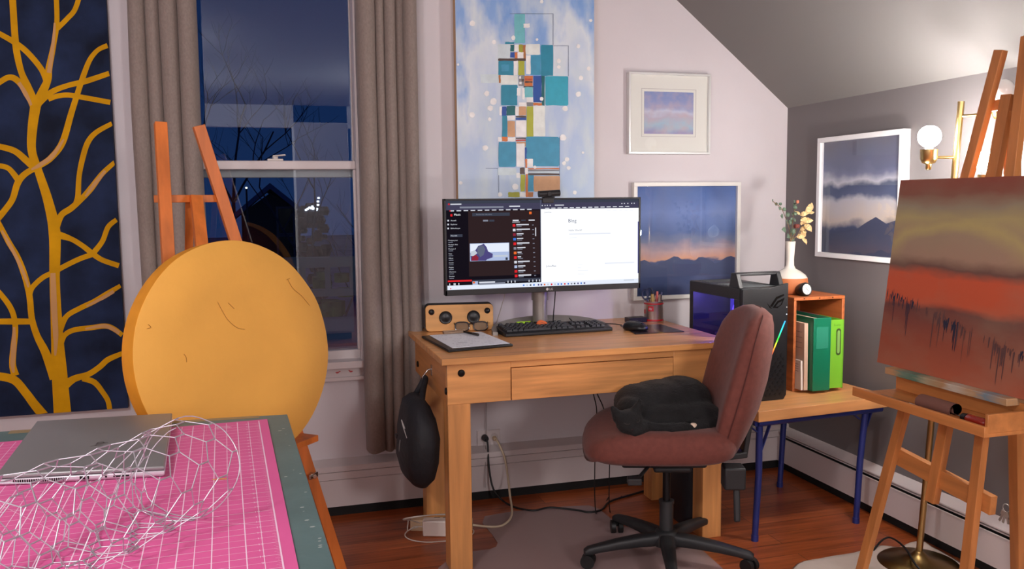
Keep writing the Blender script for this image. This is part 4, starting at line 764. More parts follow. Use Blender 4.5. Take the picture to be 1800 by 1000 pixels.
# ================================================================ CAT
def cat_mesh():
    b = B()
    def bl(c, r, ax=None): b.ball(c, r, 20, ax)
    bl((1.325, 2.70, .560), (.150, .120, .072)); bl((1.40, 2.71, .562), (.105, .125, .076)); bl((1.235, 2.695, .555), (.085, .105, .070)); bl((1.30, 2.61, .535), (.13, .08, .045))
    bl((1.40, 2.60, .533), (.085, .075, .045)); bl((1.185, 2.64, .548), (.055, .062, .052))
    hd = V((1.137, 2.555, .538)); bl(hd, (.046, .044, .040)); bl(hd+V((-.012, -.034, -.018)), (.023, .022, .017)); bl(hd+V((-.022, -.012, -.012)), (.026, .03, .024)); bl(hd+V((.016, -.014, -.012)), (.028, .03, .024))
    for (a, t) in ((V((-.034, .004, .022)), V((-.066, -.004, .056))), (V((.020, .002, .030)), V((.038, -.004, .072)))):
        b.cyl(hd+a+V((.0, 0, -.01)), hd+t, .024, .006, n=12)
    def leg(pts, r): b.tube(smooth(pts, 4), r, 10)
    leg([(1.17, 2.60, .528), (1.20, 2.535, .517), (1.27, 2.515, .513), (1.33, 2.513, .5125)], .0165); leg([(1.22, 2.64, .53), (1.21, 2.56, .515), (1.16, 2.515, .512), (1.125, 2.505, .511)], .016)
    leg([(1.45, 2.60, .54), (1.47, 2.55, .525), (1.42, 2.525, .514), (1.345, 2.525, .512)], .021)
    leg([(1.49, 2.70, .545), (1.505, 2.60, .524), (1.46, 2.535, .514), (1.36, 2.505, .511), (1.25, 2.498, .510)], .0125)
    o = b.done('cat', None)
    m = o.modifiers.new('r', 'REMESH'); m.mode = 'VOXEL'; m.voxel_size = .0065; m.use_smooth_shade = True
    s = o.modifiers.new('s', 'SMOOTH'); s.factor = .6; s.iterations = 5
    dg = bpy.context.evaluated_depsgraph_get(); me = bpy.data.meshes.new_from_object(o.evaluated_get(dg)); old = o.data
    for v in me.vertices: v.co += v.normal*.0022*noise.noise(v.co*160)
    o.modifiers.clear(); o.data = me; bpy.data.meshes.remove(old); me.materials.clear(); me.materials.append(mat('black_fur', (9, 9, 11), .8, var=.5, vs=30, bump=.8, bs=260, sheen=.08)); me.shade_smooth(); return o
kat = tag(cat_mesh(), 'black cat curled up asleep on the maroon office chair seat', 'cat')
def child_of(b, name, m, par, **k): return b.done(name, m, par, **k)
hd = V((1.137, 2.555, .538))
child_of(B().ball((1.343, 2.505, .516), (.014, .012, .011), 12), 'white_paw', mat('white_fur', (224, 200, 176), .8), kat)
child_of(B().ball(hd+V((-.014, -.056, -.014)), (.0045, .004, .0035), 10), 'nose', mat('dark_nose', (34, 26, 28), .3), kat)
for (a, c) in ((V((-.034, -.034, .004)), V((-.018, -.045, .003))), (V((.006, -.044, .006)), V((.022, -.035, .010)))):
    child_of(B().tube(smooth([hd+a, (hd*2+a+c)/2+V((0, -.003, -.003)), hd+c]), .0013, 6), 'closed_eye', mat('eye_line', (54, 48, 44), .5), kat)
# seat reaches the cat from below: the body rests in the cushion's hollow

# ================================================================ SIDE TABLE WITH COMPUTER
TR = rad(4.5)
st = thing('side_table', 'butcher-block side table on blue folding metal legs beside the desk', 'side table', (1.975, 2.96, 0), TR)
m_bb = wood('butcher_block', (218, 156, 98), .72, 0, .4, 6, .2); m_bl = mat('blue_enamel', (38, 50, 118), .35, .2)
B(True).bx(-.312, .305, -.275, .27, .46, .50).done('tabletop', m_bb, st, bev=.002)
b = B(True); q = [(-.29, -.24, .447), (.28, -.24, .447), (.28, .24, .447), (-.29, .24, .447)]
for i in range(4): b.cyl(q[i], q[(i+1) % 4], .0125, n=12)
b.done('frame_rail', m_bl, st)
for (x, y) in ((-.27, -.225), (.20, -.225), (-.27, .235), (.20, .235)):
    s = 1 if x > 0 else -1
    b = B(True).tube([(x+.02*(s > 0), y, .455), (x, y, .25), (x-.012, y, .012)], [.0125, .0125, .0115], 14); lg = b.done('leg', m_bl, st)
    B(True).cyl((x-.012, y, 0), (x-.0118, y, .022), .0135, n=14).done('foot_cap', m_bl, lg)
    B(True).bar((x+.004, y-.013*0, .33), (x+.05, y+.0, .445), .004, .014, (0, 1, 0)).bar((x-.01, y, .41), (x-.05, y, .44), .004, .014, (0, 1, 0)).done('brace', m_bl, lg)

PCZ = .5
pc = thing('computer_tower', 'black gaming computer tower with a purple-lit glass side on the side table', 'computer tower', (1.785, 2.985, PCZ), rad(2))
m_pc = mat('tower_black', (30, 31, 34), .45); m_pcf = mat('tower_front_black', (24, 25, 28), .35); w2, dp, ht = .098, .19, .44
b = B(True).bx(w2-.004, w2, -dp+.01, dp, .015, ht-.02).bx(-w2, w2, -dp+.01, dp, .0, .018).bx(-w2, w2, dp-.006, dp, .018, ht-.02).bx(-w2, w2, -dp+.01, dp, ht-.024, ht-.012).bx(-w2, w2, -dp+.01, -dp+.03, .018, ht-.02)
b.done('case', m_pc, pc, bev=.002)
b = B(True)   # steel side panel with its window opening
W0, W1, H0, H1 = -dp+.055, dp-.028, .085, ht-.055
b.bx(-w2-.003, -w2, -dp+.02, dp, .015, H0).bx(-w2-.003, -w2, -dp+.02, dp, H1, ht-.014).bx(-w2-.003, -w2, -dp+.02, W0, H0, H1).bx(-w2-.003, -w2, W1, dp, H0, H1)
b.done('side_panel', m_pc, pc, bev=.001)
B(True).bx(-w2-.0015, -w2-.0005, W0, W1, H0, H1).done('side_glass', glass('smoked_glass', (215, 212, 235), 1.4), pc)
lp_ = bpy.data.lights.new('case_led', 'POINT'); lp_.energy = 3.0; lp_.color = (.30, .22, 1); lp_.shadow_soft_size = .02; lo_ = bpy.data.objects.new('case_led', lp_); COL.objects.link(lo_); lo_.parent = pc; lo_.location = (-.03, .02, .375)
b = B(True).prism([(-w2, -dp, .0), (w2-.012, -dp, 0), (w2, -dp, .018), (w2, -dp, ht+.002), (w2*.2, -dp, ht-.012), (-w2, -dp, ht-.016)], (0, .014, 0)); fp = b.done('front_panel', m_pcf, pc, bev=.002)
b = B(True)
for i in range(14):
    y = -dp+.05+i*.022
    if not .02 < y < .06: b.bx(-w2+.02, w2-.02, y, y+.008, ht-.012, ht-.0105)
b.done('top_vent', mat('vent_grey', (74, 78, 80), .5, .4), pc)
b = B(True)
yh = -.135
for x in (-w2, w2-.02): b.prism([(x, yh-.03, ht-.014), (x, yh+.04, ht-.014), (x, yh+.028, ht+.040), (x, yh-.004, ht+.040)], (.02, 0, 0))
b.bx(-w2, w2, yh-.004, yh+.028, ht+.030, ht+.042)
b.done('handle', m_pcf, pc, bev=.003)
b = B(True); fy = -dp-.0006
b.m(1)
def fpt(x, z): return V((x, fy, z))
for pl_ in ([(.018, .358), (.045, .392), (.078, .402), (.080, .396), (.050, .384), (.028, .356)], [(.030, .352), (.050, .376), (.082, .388), (.070, .362), (.052, .350)], [(.004, .372), (.018, .352), (.028, .348), (.014, .362)]):
    b.poly([fpt(*q_) for q_ in pl_])
b.m(0).poly([V((x, fy-.0003, z)) for x, z in ((.042, .356), (.055, .370), (.072, .376), (.064, .362), (.053, .356))])
b.done('front_emblem', [m_pcf, mat('emblem_gloss', (8, 8, 9), .15)], pc, flat=True)
b = B(True)
for i in range(11):
    for j in range(5 + (i % 2)):
        x, z = -.035+j*.022+(0 if i % 2 else .011), .022+i*.015
        if x+.0 < .085 and x > -.055+z*.52: b.prism([fpt(x, z), fpt(x+.008, z+.006), fpt(x+.016, z), fpt(x+.008, z-.006)], (0, -.002, 0))
b.done('mesh_grille', mat('grille_black', (14, 14, 16), .4), pc, flat=True)
strip = [(-.012, .085), (.086, .300)]; N_ = 24; b = B(True); sm = []
import colorsys
for i in range(N_):
    h_ = .80-.30*(i/N_) if i < 3 else (.88+.66*(i-3)/(N_-3)) % 1.0
    h_ = [.70, .76, .80, .84, .87, .90, .93, .96, .99, .01, .03, .05, .08, .12, .18, .26, .33, .38, .42, .46, .50, .53, .55, .57][i]
    sm.append(emi('strip_%d' % i, tuple(255*c for c in colorsys.hsv_to_rgb(h_, .75, 1)), 1.6)); b.m(i)
    a0, a1 = i/N_, (i+1)/N_; X = lambda a: strip[0][0]+(strip[1][0]-strip[0][0])*a; Zz = lambda a: strip[0][1]+(strip[1][1]-strip[0][1])*a
    b.hexa([(X(a0)-.0022, -dp-.0022, Zz(a0)), (X(a0)+.0022, -dp-.0022, Zz(a0)), (X(a0)+.0022, -dp-.0002, Zz(a0)), (X(a0)-.0022, -dp-.0002, Zz(a0)), (X(a1)-.0022, -dp-.0022, Zz(a1)), (X(a1)+.0022, -dp-.0022, Zz(a1)), (X(a1)+.0022, -dp-.0002, Zz(a1)), (X(a1)-.0022, -dp-.0002, Zz(a1))])
b.done('light_strip', sm, pc)
for z in (.325, .352): B(True).cyl((w2-.006, -dp-.0012, z), (w2-.006, -dp+.001, z), .0022, n=10).done('indicator', emi('white_led', (225, 230, 255), 1.5) if z < .34 else m_lg, pc)
# inside: lit board, fan and cards
B(True).bx(w2-.02, w2-.006, -dp+.04, dp-.02, .02, ht-.04).done('main_board', mat('board_violet_black', (120, 115, 165), .5), pc)
B(True).tube(sring((w2-.05, .045, .295), (0, 1, 0), (0, 0, 1), .056, .056, 2, 32), .005, 8, False, True).done('fan_ring', emi('fan_glow', (96, 70, 255), 4), pc)
b = B(True)
for k in range(7): a = k*2*math.pi/7; b.prism([(w2-.05, .045+.012*math.cos(a), .295+.012*math.sin(a)), (w2-.054, .045+.05*math.cos(a-.25), .295+.05*math.sin(a-.25)), (w2-.046, .045+.05*math.cos(a+.25), .295+.05*math.sin(a+.25))], (.003, 0, 0))
b.done('fan_blades', mat('fan_blades_grey', (120, 110, 170), .5), pc)
B(True).bx(.0, w2-.02, -dp+.06, dp-.03, .185, .215).done('graphics_card', mat('card_grey', (72, 66, 92), .4), pc)
for i in range(4): B(True).bx(w2-.045, w2-.02, -.075+i*.012, -.068+i*.012, .245, .36).done('memory_stick', emi('ram_glow', (130, 90, 255), .9), pc)
B(True).bx(w2-.03, w2-.022, -.028, -.024, .12, .38).done('light_bar', emi('bar_glow', (150, 110, 255), 2.0), pc)
B(True).bx(-.02, w2-.02, -.09, .10, .112, .12).done('light_bar', emi('low_bar_glow', (70, 60, 255), 2.4), pc)
B(True).bx(-.06, w2-.02, -dp+.04, dp-.03, ht-.036, ht-.032).done('light_bar', emi('top_bar_glow', (90, 70, 255), 1.6), pc)
B(True).text('ASUS TUF', .016, Matrix.Translation((w2-.058, .10, .355)) @ Matrix.Rotation(rad(-90), 4, 'Z') @ Matrix.Rotation(rad(90), 4, 'X')).done('lettering', emi('white_glow', (190, 180, 255), 1.0), pc, flat=True)

# crate with binders
CRX0, CRX1, CY0, CY1, CH = 1.985, 2.217, 2.90, 3.19, .372
w_cr = wood('crate_wood', (178, 98, 50), .5, 1, .5, 9); cr = thing('wooden_crate', 'reddish wooden crate standing on end as a binder shelf beside the computer tower', 'crate', ((CRX0+CRX1)/2, 3.04, .5))
B().bx(CRX0, CRX1, CY0, CY1, .5+CH-.013, .5+CH).done('top_board', w_cr, cr, bev=.002); B().bx(CRX0, CRX1, CY0, CY1, .5, .512).done('bottom_board', w_cr, cr, bev=.002)
for (x0, x1) in ((CRX0, CRX0+.012), (CRX1-.012, CRX1)): B().bx(x0, x1, CY0, CY1, .512, .5+CH-.013).done('side_board', w_cr, cr, bev=.002)
B().bx(CRX0+.012, CRX1-.012, CY1-.01, CY1, .512, .5+CH-.013).done('back_board', w_cr, cr)
b = B()
for (x, z) in ((2.03, .866), (2.10, .866), (2.16, .866)): b.cyl((x, CY0-.0006, z), (x, CY0+.002, z), .0028, n=8)
b.done('nail', m_bolt, cr)
zb = .512
g = thing('ring_binder', 'dark green ring binder with a clear label pocket in the wooden crate', 'binder', (2.08, 2.97, zb))
m_dgr = mat('dark_green_vinyl', (12, 116, 84), .35); X0, X1, Y0, Y1 = 2.030, 2.108, 2.835, 3.13
B().bx(X0, X1, Y0, Y0+.004, zb, zb+.285).done('spine', m_dgr, g, bev=.0015); B().bx(X0, X0+.003, Y0+.004, Y1, zb, zb+.285).done('cover', m_dgr, g); B().bx(X1-.003, X1, Y0+.004, Y1, zb, zb+.285).done('cover', m_dgr, g)
B().bx(X0+.008, X1-.012, Y0+.02, Y1-.02, zb+.004, zb+.274).done('pages', mat('cream_pages', (216, 200, 176), .8, var=.1, vs=120, st=(6, .2, .2)), g)
B().bx(X0+.012, X1-.012, Y0-.0008, Y0-.0002, zb+.165, zb+.250).done('label_pocket', mat('clear_pocket', (44, 140, 112), .15, coat=.6), g)
g = thing('ring_binder', 'lime green folder box with an oval handle slot at the right end of the crate', 'binder', (2.15, 2.98, zb))
m_lg2 = mat('lime_board', (118, 190, 48), .5); X0, X1, Y0 = 2.114, 2.178, 2.85
B().bx(X0, X1, Y0, Y0+.004, zb+.002, zb+.272).done('spine', m_lg2, g, bev=.0015); B().bx(X0, X0+.003, Y0, 3.12, zb, zb+.272).done('cover', m_lg2, g); B().bx(X1-.003, X1, Y0, 3.12, zb, zb+.272).done('cover', m_lg2, g)
B().bx(X0+.006, X1-.01, Y0+.015, 3.10, zb+.003, zb+.262).done('pages', mat('grey_pages', (120, 132, 150), .8), g)
xc = (X0+X1)/2+.008; rr_ = [V((xc+.011*math.cos(a), Y0-.0007, zb+.185+(.042 if math.sin(a) > 0 else -.042)+.011*math.sin(a))) for a in [k*math.pi/9 for k in range(18)]]
B().prism(rr_, (0, .0006, 0)).done('handle_slot', mat('slot_rim', (60, 84, 32), .5), g, flat=True); B().prism([V((p.x*.55+xc*.45, p.y-.0003, (p.z-zb-.185)*.86+zb+.185)) for p in rr_], (0, .0008, 0)).done('slot_plate', mat('pale_slot', (150, 200, 110), .3, .3), g, flat=True)
B().text('Esselte', .012, Matrix.Translation((X0+.016, Y0-.0008, zb+.248)) @ Matrix.Rotation(rad(90), 4, 'X')).done('maker_mark', mat('embossed_green', (80, 140, 36), .5), g, flat=True)
for (nm, lab, x0, x1, y0, hh, c) in (('paper_folder', 'beige folder of printed sheets leaning left of the dark green binder', 2.010, 2.026, 2.86, .262, (206, 176, 154)), ('white_envelope', 'narrow white envelope standing at the far left of the crate', 2.000, 2.008, 2.865, .115, (222, 214, 206))):
    g = thing(nm, lab, 'papers', ((x0+x1)/2, 2.97, zb)); B().hexa([(x0-.0, y0, zb), (x1, y0, zb), (x1, 3.12, zb), (x0, 3.12, zb), (x0+.0, y0+.006, zb+hh), (x1+.0, y0+.006, zb+hh), (x1+.0, 3.12, zb+hh), (x0+.0, 3.12, zb+hh)]).done('sheets', mat(nm+'_paper', c, .8), g)
    b = B()
    for k in range(4):
        z = zb+hh*(.62+.08*k); b.bx(x0-.0006, x0-.0002, y0+.02, y0+.08+.02*(k % 2), z, z+.0015)
    b.done('print_lines', mat('print_grey', (110, 96, 90), .8), g)
g = single(B().bx(2.1095, 2.1125, 2.92, 3.13, zb, zb+.286), 'pink_folder', mat('pink_card', (196, 74, 120), .6), 'thin pink-edged folder between the green binder and the lime box', 'folder')

# vase, flowers, clock on the crate
CT = .5+CH
vz_ = V((2.052, 3.035, CT))
vs = thing('vase', 'long-necked vase with a terracotta body and white glazed neck on the wooden crate', 'vase', (2.062, 3.035, CT))
vx = V((2.054, 3.035, CT))
prof = [(.034, 0), (.050, .002), (.066, .02), (.072, .045), (.069, .066)]; prof2 = [(.069, .066), (.061, .078), (.042, .092), (.023, .102), (.0165, .115), (.0155, .14), (.0175, .175), (.0205, .212), (.018, .212), (.0135, .17), (.012, .12)]
B().lathe(prof, vx, 36).done('terracotta_body', mat('terracotta', (190, 112, 66), .65, var=.1, vs=30), vs, ang=70); B().lathe(prof2, vx, 36).done('glazed_neck', mat('white_glaze', (222, 216, 204), .25, coat=.4, var=.06, vs=20), vs, ang=70)
top = vx+V((0, 0, .205)); YV = 3.03
def vpt(zx, zy, dy=0): return py(1340+zx*.22, 330+zy*.22, YV+dy)
def leaf(b, c, d, l, w, nrm):
    d = V(d).normalized(); n_ = V(nrm).normalized(); s = d.cross(n_).normalized(); L_ = []
    R_ = []
    for i in range(7):
        t = i/6; ww = w*(math.sin(math.pi*t**.75)*.95+.05*(1-t)); p = V(c)+d*l*t+n_*(.18*l*math.sin(t*3)); L_.append(p+s*ww); R_.append(p-s*ww)
    for i in range(6): b.add([L_[i], R_[i], R_[i+1], L_[i+1]], [(0, 1, 2, 3)])
m_eu = mat('eucalyptus_leaf', (92, 112, 92), .6, var=.3, vs=40); m_cl = mat('cream_dried_leaf', (226, 192, 138), .6, var=.1, vs=40); m_st = mat('dry_stem', (120, 92, 60), .7)
random.seed(11)
def sprig(name, lab, pts, leaves, ml, lw, k=1.0):
    g = thing(name, lab, 'dried flower', top, group=None)
    P = [vx+V((random.uniform(-.006, .006), random.uniform(-.006, .006), .12)), top]+[vpt(*p) for p in pts]; B().tube(smooth(P, 5), .0014, 6).done('stem', m_st, g)
    for (zx, zy, dx, dz, sz) in leaves:
        b = B(); leaf(b, vpt(zx, zy, random.uniform(-.015, .015)), (dx, random.uniform(-.5, .3), dz), sz*k, sz*lw*k, (random.uniform(-.4, .4), -1, random.uniform(.0, .5))); o = b.done('leaf', ml, g, ang=180); s = o.modifiers.new('t', 'SOLIDIFY'); s.thickness = .0008
    return g
e1 = sprig('eucalyptus_sprig', 'arching eucalyptus sprig reaching left from the vase', [(215, 330), (185, 240), (150, 165), (85, 108)], [(215, 400, .3, -.2, .022), (190, 340, -.8, .1, .024), (225, 355, .6, .3, .022), (195, 285, -.5, .5, .022), (205, 280, .8, .2, .02), (165, 228, -.9, .1, .02), (185, 222, .8, .3, .02), (150, 175, -.5, .4, .016), (160, 180, .7, .4, .016), (120, 135, -.6, .3, .014), (132, 138, .5, .6, .014), (85, 112, -.4, .5, .012), (215, 375, -.7, -.5, .022), (225, 400, .5, -.6, .022), (240, 380, -.2, .8, .024)], m_eu, .52)
e2 = sprig('eucalyptus_sprig', 'upright eucalyptus sprig with a pinkish bud in the middle of the vase', [(240, 320), (245, 240), (262, 160), (278, 110)], [(240, 260, -.6, .4, .018), (250, 215, -.8, .2, .017), (252, 210, .8, .2, .017), (255, 170, .3, .9, .017), (262, 150, -.4, .8, .016), (262, 118, -.6, .6, .012), (250, 260, .7, .1, .016)], m_eu, .5)
B().ball(vpt(282, 112), (.0065, .006, .008), 10).done('bud', mat('pink_bud', (200, 116, 90), .7), e2)
e3 = sprig('dried_leaf_stem', 'stem of curled cream dried leaves on the right of the vase', [(280, 380), (320, 300), (350, 230), (375, 190)], [(300, 220, 1.0, .35, .028), (355, 215, .3, 1.2, .036), (370, 195, .25, 1.0, .032), (375, 205, .9, .25, .016), (330, 270, 1.0, .1, .030), (310, 300, .2, 1, .028), (300, 335, 1, .35, .024), (320, 345, .6, -.2, .018), (270, 390, 1.0, -.05, .030), (320, 400, .35, -.8, .026), (300, 290, .7, .6, .034), (335, 290, .6, -.7, .034), (355, 250, -1, -.1, .03), (300, 215, -.4, .3, .02), (310, 330, .5, -.8, .03)], m_cl, .30, 1.25)
e4 = sprig('dried_rose', 'dark red dried rosebud at the centre of the vase', [(262, 360), (275, 310)], [(262, 345, -.6, .2, .014)], m_eu, .4)
b = B(); c = vpt(275, 308, -.012)
for i in range(5):
    a = i*1.26; b.ball(c+V((.005*math.cos(a), .005*math.sin(a), .001)), (.008, .008, .0095), 10)
b.ball(c+V((0, 0, .003)), .008, 10); b.done('rosebud', mat('dried_rose_red', (112, 48, 38), .7), e4)
ck = thing('clock', 'small black round desk clock with a white dial leaning against the vase', 'clock', (2.085, 2.94, CT))
cc = V((2.062, 2.930, CT+.0275)); dn = V((.10, -1, .18)).normalized()
B().lathe([(.005, .056), (.016, .053), (.024, .040), (.0275, .019), (.0275, .005), (.025, 0), (.0215, 0), (.020, .002)], cc, 28, -dn).done('clock_case', mat('clock_black', (22, 21, 20), .35), ck, ang=60)
B().lathe([(.021, -.0012), (.021, .0002)], cc, 28, dn).done('dial', mat('dial_white', (224, 222, 216), .4), ck)
u_ = dn.cross(V((0, 0, 1))).normalized()*-1; v_ = u_.cross(dn)*-1 if False else dn.cross(u_); f0 = cc+dn*.0008
b = B()
for k in range(12): a = k*math.pi/6; q = f0+(u_*math.cos(a)+v_*math.sin(a))*.0172; b.bar(q, q+(u_*math.cos(a)+v_*math.sin(a))*.0022, .0012, .0004, dn)
b.done('hour_marks', m_bolt, ck)
for (a, l) in ((2.2, .009), (5.5, .012)): B().bar(f0, f0+(u_*math.cos(a)+v_*math.sin(a))*l, .0011, .0006, dn).done('hand', m_bolt, ck)

# ================================================================ BRASS LAMP
m_br = mat('brass', (188, 158, 104), .28, 1); m_bd = mat('antique_brass', (150, 124, 78), .3, 1)
fl_ = thing('floor_lamp', 'tall brass floor lamp with bare globe bulbs behind the painting easel', 'floor lamp', (2.13, 2.36, 0))
L0_ = V((2.13, 2.36, .03)); L1_ = V((2.205, 2.33, 1.565))
B().lathe([(.130, 0.002), (.132, .006), (.128, .010), (.07, .020), (.03, .032), (.017, .045), (.012, .05)], (2.13, 2.36, 0), 44).done('base', m_bd, fl_, ang=60)
B().cyl(L0_, L1_, .0105, n=20).done('pole', m_br, fl_)
m_bulb = emi('lit_bulb', (255, 249, 246), BULB*.72)
def arm(z, d, l, lit=True):
    t_ = (z-.03)/1.535; c = L0_.lerp(L1_, t_); e = c+V(d).normalized()*l
    B().cyl(c, e, .0048, n=12).done('arm', m_br, fl_)
    s = B().lathe([(.006, -.040), (.009, -.038), (.009, -.022), (.020, -.018), (.026, -.006), (.027, .026), (.0245, .026), (.023, .0)], e, 26); s.done('socket_cup', m_br, fl_, ang=60)
    B().cyl(e+V((0, 0, -.004)), e+V((0, 0, .036)), .012, n=14).done('bulb_base', m_lg, fl_); B().ball(e+V((0, 0, .068)), .036, 20).done('bulb', emi('dim_lit_bulb', (255, 248, 240), BULB*.3) if lit == 2 else emi('low_lit_bulb', (255, 249, 246), BULB) if lit == 3 else m_bulb if lit else mat('unlit_globe', (240, 240, 236), .25, coat=.5), fl_)
arm(1.386, (-.75, .25, 0), .088); arm(1.30, (.35, -1, 0), .105, 2); arm(1.518, (.35, -1, 0), .13, False); arm(1.00, (-.9, .4, 0), .125, 3)

# ================================================================ EASEL WITH THE RUSTY PAINTING
we = wood('easel_wood', (190, 122, 66), .7, 2, .45, 7); wey = wood('easel_wood_cross', (196, 128, 70), .7, 1, .45, 7)
es = thing('painting_easel', 'wooden studio easel with a tool tray holding the rust-red landscape canvas', 'easel', (2.0, 2.05, 0))
ex = lambda z: 1.862+.12*z
def bp(y, z, o=0): return V((ex(z)+o, y, z))
B().bar(bp(2.325, 0), bp(2.040, 1.675), .032, .022, (1, 0, 0)).done('front_leg', we, es, bev=.0015)
B().bar(bp(1.900, 0), bp(1.952, 1.70), .032, .022, (1, 0, 0)).done('front_leg', we, es, bev=.0015)
B().bar(bp(2.080, .34, .014), bp(2.004, 1.545, .014), .036, .024, (1, 0, 0)).done('centre_mast', we, es, bev=.0015)
ra_, rb_ = px(1790, 1000, 2.22), px(1786, 730, 2.165); rd_ = (rb_-ra_)/(rb_.z-ra_.z)
B().bar(ra_-rd_*ra_.z, ra_+rd_*(1.5-ra_.z), .034, .03, (1, 0, 0)).done('rear_leg', we, es, bev=.0015)
B().bar(bp(2.262, .435, .022), bp(1.868, .40, .022), .055, .022, (1, 0, 0)).done('crossbar', wey, es, bev=.0015)
B().bar(bp(2.09, 1.52, .03), bp(1.93, 1.525, .03), .03, .02, (1, 0, 0)).done('crossbar', wey, es, bev=.0015)
TY0, TY1 = 1.745, 2.262
b = B().bx(1.775, 1.945, TY0, TY1, .640, .650).bx(1.765, 1.777, TY0-.0, TY1, .640, .668).bx(1.775, 1.93, TY0, TY0+.010, .65, .700).bx(1.928, 1.940, TY0, TY1, .65, .708)
b.done('tool_tray', wey, es, bev=.0015)
b = B().bx(1.885, 1.96, TY0+.05, TY1+.0, .702, .722); random.seed(5)
b.done('canvas_ledge', painted('paint_smeared_wood', [(0, (186, 146, 104)), (.16, (120, 140, 150)), (.24, (186, 150, 112)), (.42, (196, 186, 170)), (.5, (176, 136, 96)), (.62, (170, 160, 130)), (.74, (90, 124, 106)), (.86, (120, 140, 120)), (.92, (186, 146, 104)), (1, (190, 150, 108))], nz=.09, ns=9, axis='Y', st=(1, 1, .4)), es, bev=.0015)
# canvas
CB, CT_ = .7225, 1.312; cxx = lambda z: 1.918+.10*(z-.72)
cv = thing('rust_painting', 'rust-red abstract landscape canvas with an olive cloud standing on the easel', 'painting', (1.95, 1.95, CB))
m_rust = painted('rust_canvas', [(0, (172, 92, 66)), (.20, (146, 78, 59)), (.33, (113, 68, 61)), (.37, (198, 92, 59)), (.50, (203, 92, 59)), (.545, (113, 83, 73)), (.60, (168, 139, 116)), (.70, (165, 144, 118)), (.80, (177, 163, 113)), (.86, (153, 142, 118)), (.93, (137, 87, 71)), (1, (142, 78, 64))], nz=.05, ns=3.5, st=(1, 1.5, 2.5), rough=.6, stain=((149, 130, 109), 3.2, .35))
t = m_rust.node_tree; L = t.links.new; bs_ = t.nodes['Principled BSDF']; old = bs_.inputs['Base Color'].links[0].from_socket   # the pale arch in the cloud
tc = t.nodes.new('ShaderNodeTexCoord'); nz = t.nodes.new('ShaderNodeTexNoise'); nz.inputs['Scale'].default_value = 5; nz.inputs['Detail'].default_value = 5; L(tc.outputs['Generated'], nz.inputs[0])
wr = t.nodes.new('ShaderNodeMix'); wr.data_type = 'RGBA'; wr.blend_type = 'LINEAR_LIGHT'; wr.inputs[0].default_value = .05; L(tc.outputs['Generated'], wr.inputs[6]); L(nz.outputs[1], wr.inputs[7])
mp = t.nodes.new('ShaderNodeMapping'); mp.vector_type = 'POINT'; mp.inputs['Location'].default_value = (0, -.69/.31, -.60/.17); mp.inputs['Scale'].default_value = (0, 1/.31, 1/.17); L(wr.outputs[2], mp.inputs[0])
ln = t.nodes.new('ShaderNodeVectorMath'); ln.operation = 'LENGTH'; L(mp.outputs[0], ln.inputs[0])
rg = t.nodes.new('ShaderNodeValToRGB'); e_ = rg.color_ramp.elements; e_[0].position = .62; e_[0].color = (0, 0, 0, 1); e_[1].position = 1.0; e_[1].color = (0, 0, 0, 1); k_ = e_.new(.84); k_.color = (.75, .75, .75, 1)
dv2 = t.nodes.new('ShaderNodeMath'); dv2.operation = 'MULTIPLY'; dv2.inputs[1].default_value = .84; L(ln.outputs['Value'], dv2.inputs[0]); L(dv2.outputs[0], rg.inputs[0])
sz_ = t.nodes.new('ShaderNodeSeparateXYZ'); L(tc.outputs['Generated'], sz_.inputs[0]); st2 = t.nodes.new('ShaderNodeMapRange'); st2.inputs[1].default_value = .56; st2.inputs[2].default_value = .68; L(sz_.outputs['Z'], st2.inputs[0])
fm_ = t.nodes.new('ShaderNodeMath'); fm_.operation = 'MULTIPLY'; L(rg.outputs[0], fm_.inputs[0]); L(st2.outputs[0], fm_.inputs[1])
mx2 = t.nodes.new('ShaderNodeMix'); mx2.data_type = 'RGBA'; L(fm_.outputs[0], mx2.inputs[0]); L(old, mx2.inputs[6]); mx2.inputs[7].default_value = lin((186, 172, 112)); L(mx2.outputs[2], bs_.inputs['Base Color'])
CYL, CYR = 2.340, 1.50
b = B().hexa([(cxx(CB), CYR, CB), (cxx(CB)+.022, CYR, CB), (cxx(CB)+.022, CYL, CB), (cxx(CB), CYL, CB), (cxx(CT_), CYR, CT_), (cxx(CT_)+.022, CYR, CT_), (cxx(CT_)+.022, CYL-.012, CT_), (cxx(CT_), CYL-.012, CT_)])
def cpt(y, v, o=.0008): z = CB+(CT_-CB)*v; return V((cxx(z)-o, y, z))
m_ind = mat('indigo_paint', (34, 36, 58), .6); random.seed(21)
y = CYL-.01; k = 0
while y > CYR+.02:
    t_ = (CYL-y)/(CYL-CYR); v0 = .395-.20*min(1, t_/.62)+.10*max(0, t_-.62)+random.uniform(-.012, .016); w_ = random.uniform(.002, .006); k += 1
    d_ = random.uniform(.01, .05) if random.random() < .75 else random.uniform(.06, .16)
    top_ = v0+random.uniform(.0, .03) if random.random() < .3 else v0
    if noise.noise((y*9, 3.3, 1)) < -.08 and random.random() < .8: y -= w_*1.5; continue
    b.m(1 if noise.noise((y*9, 3.3, 1)) > .18 else 2)
    b.poly([cpt(y, v0-d_, .0006+k*1e-6), cpt(y-w_*.4, v0-d_*1.1, .0006+k*1e-6), cpt(y-w_, v0, .0006+k*1e-6), cpt(y-w_*.6, top_+.006, .0006+k*1e-6), cpt(y+w_*.1, v0, .0006+k*1e-6)]); y -= w_*random.choice((.5, .8, .9, 1.6, 3.0))
b.done('canvas', [m_rust, m_ind, mat('umber_paint', (92, 62, 60), .6)], cv, flat=True)
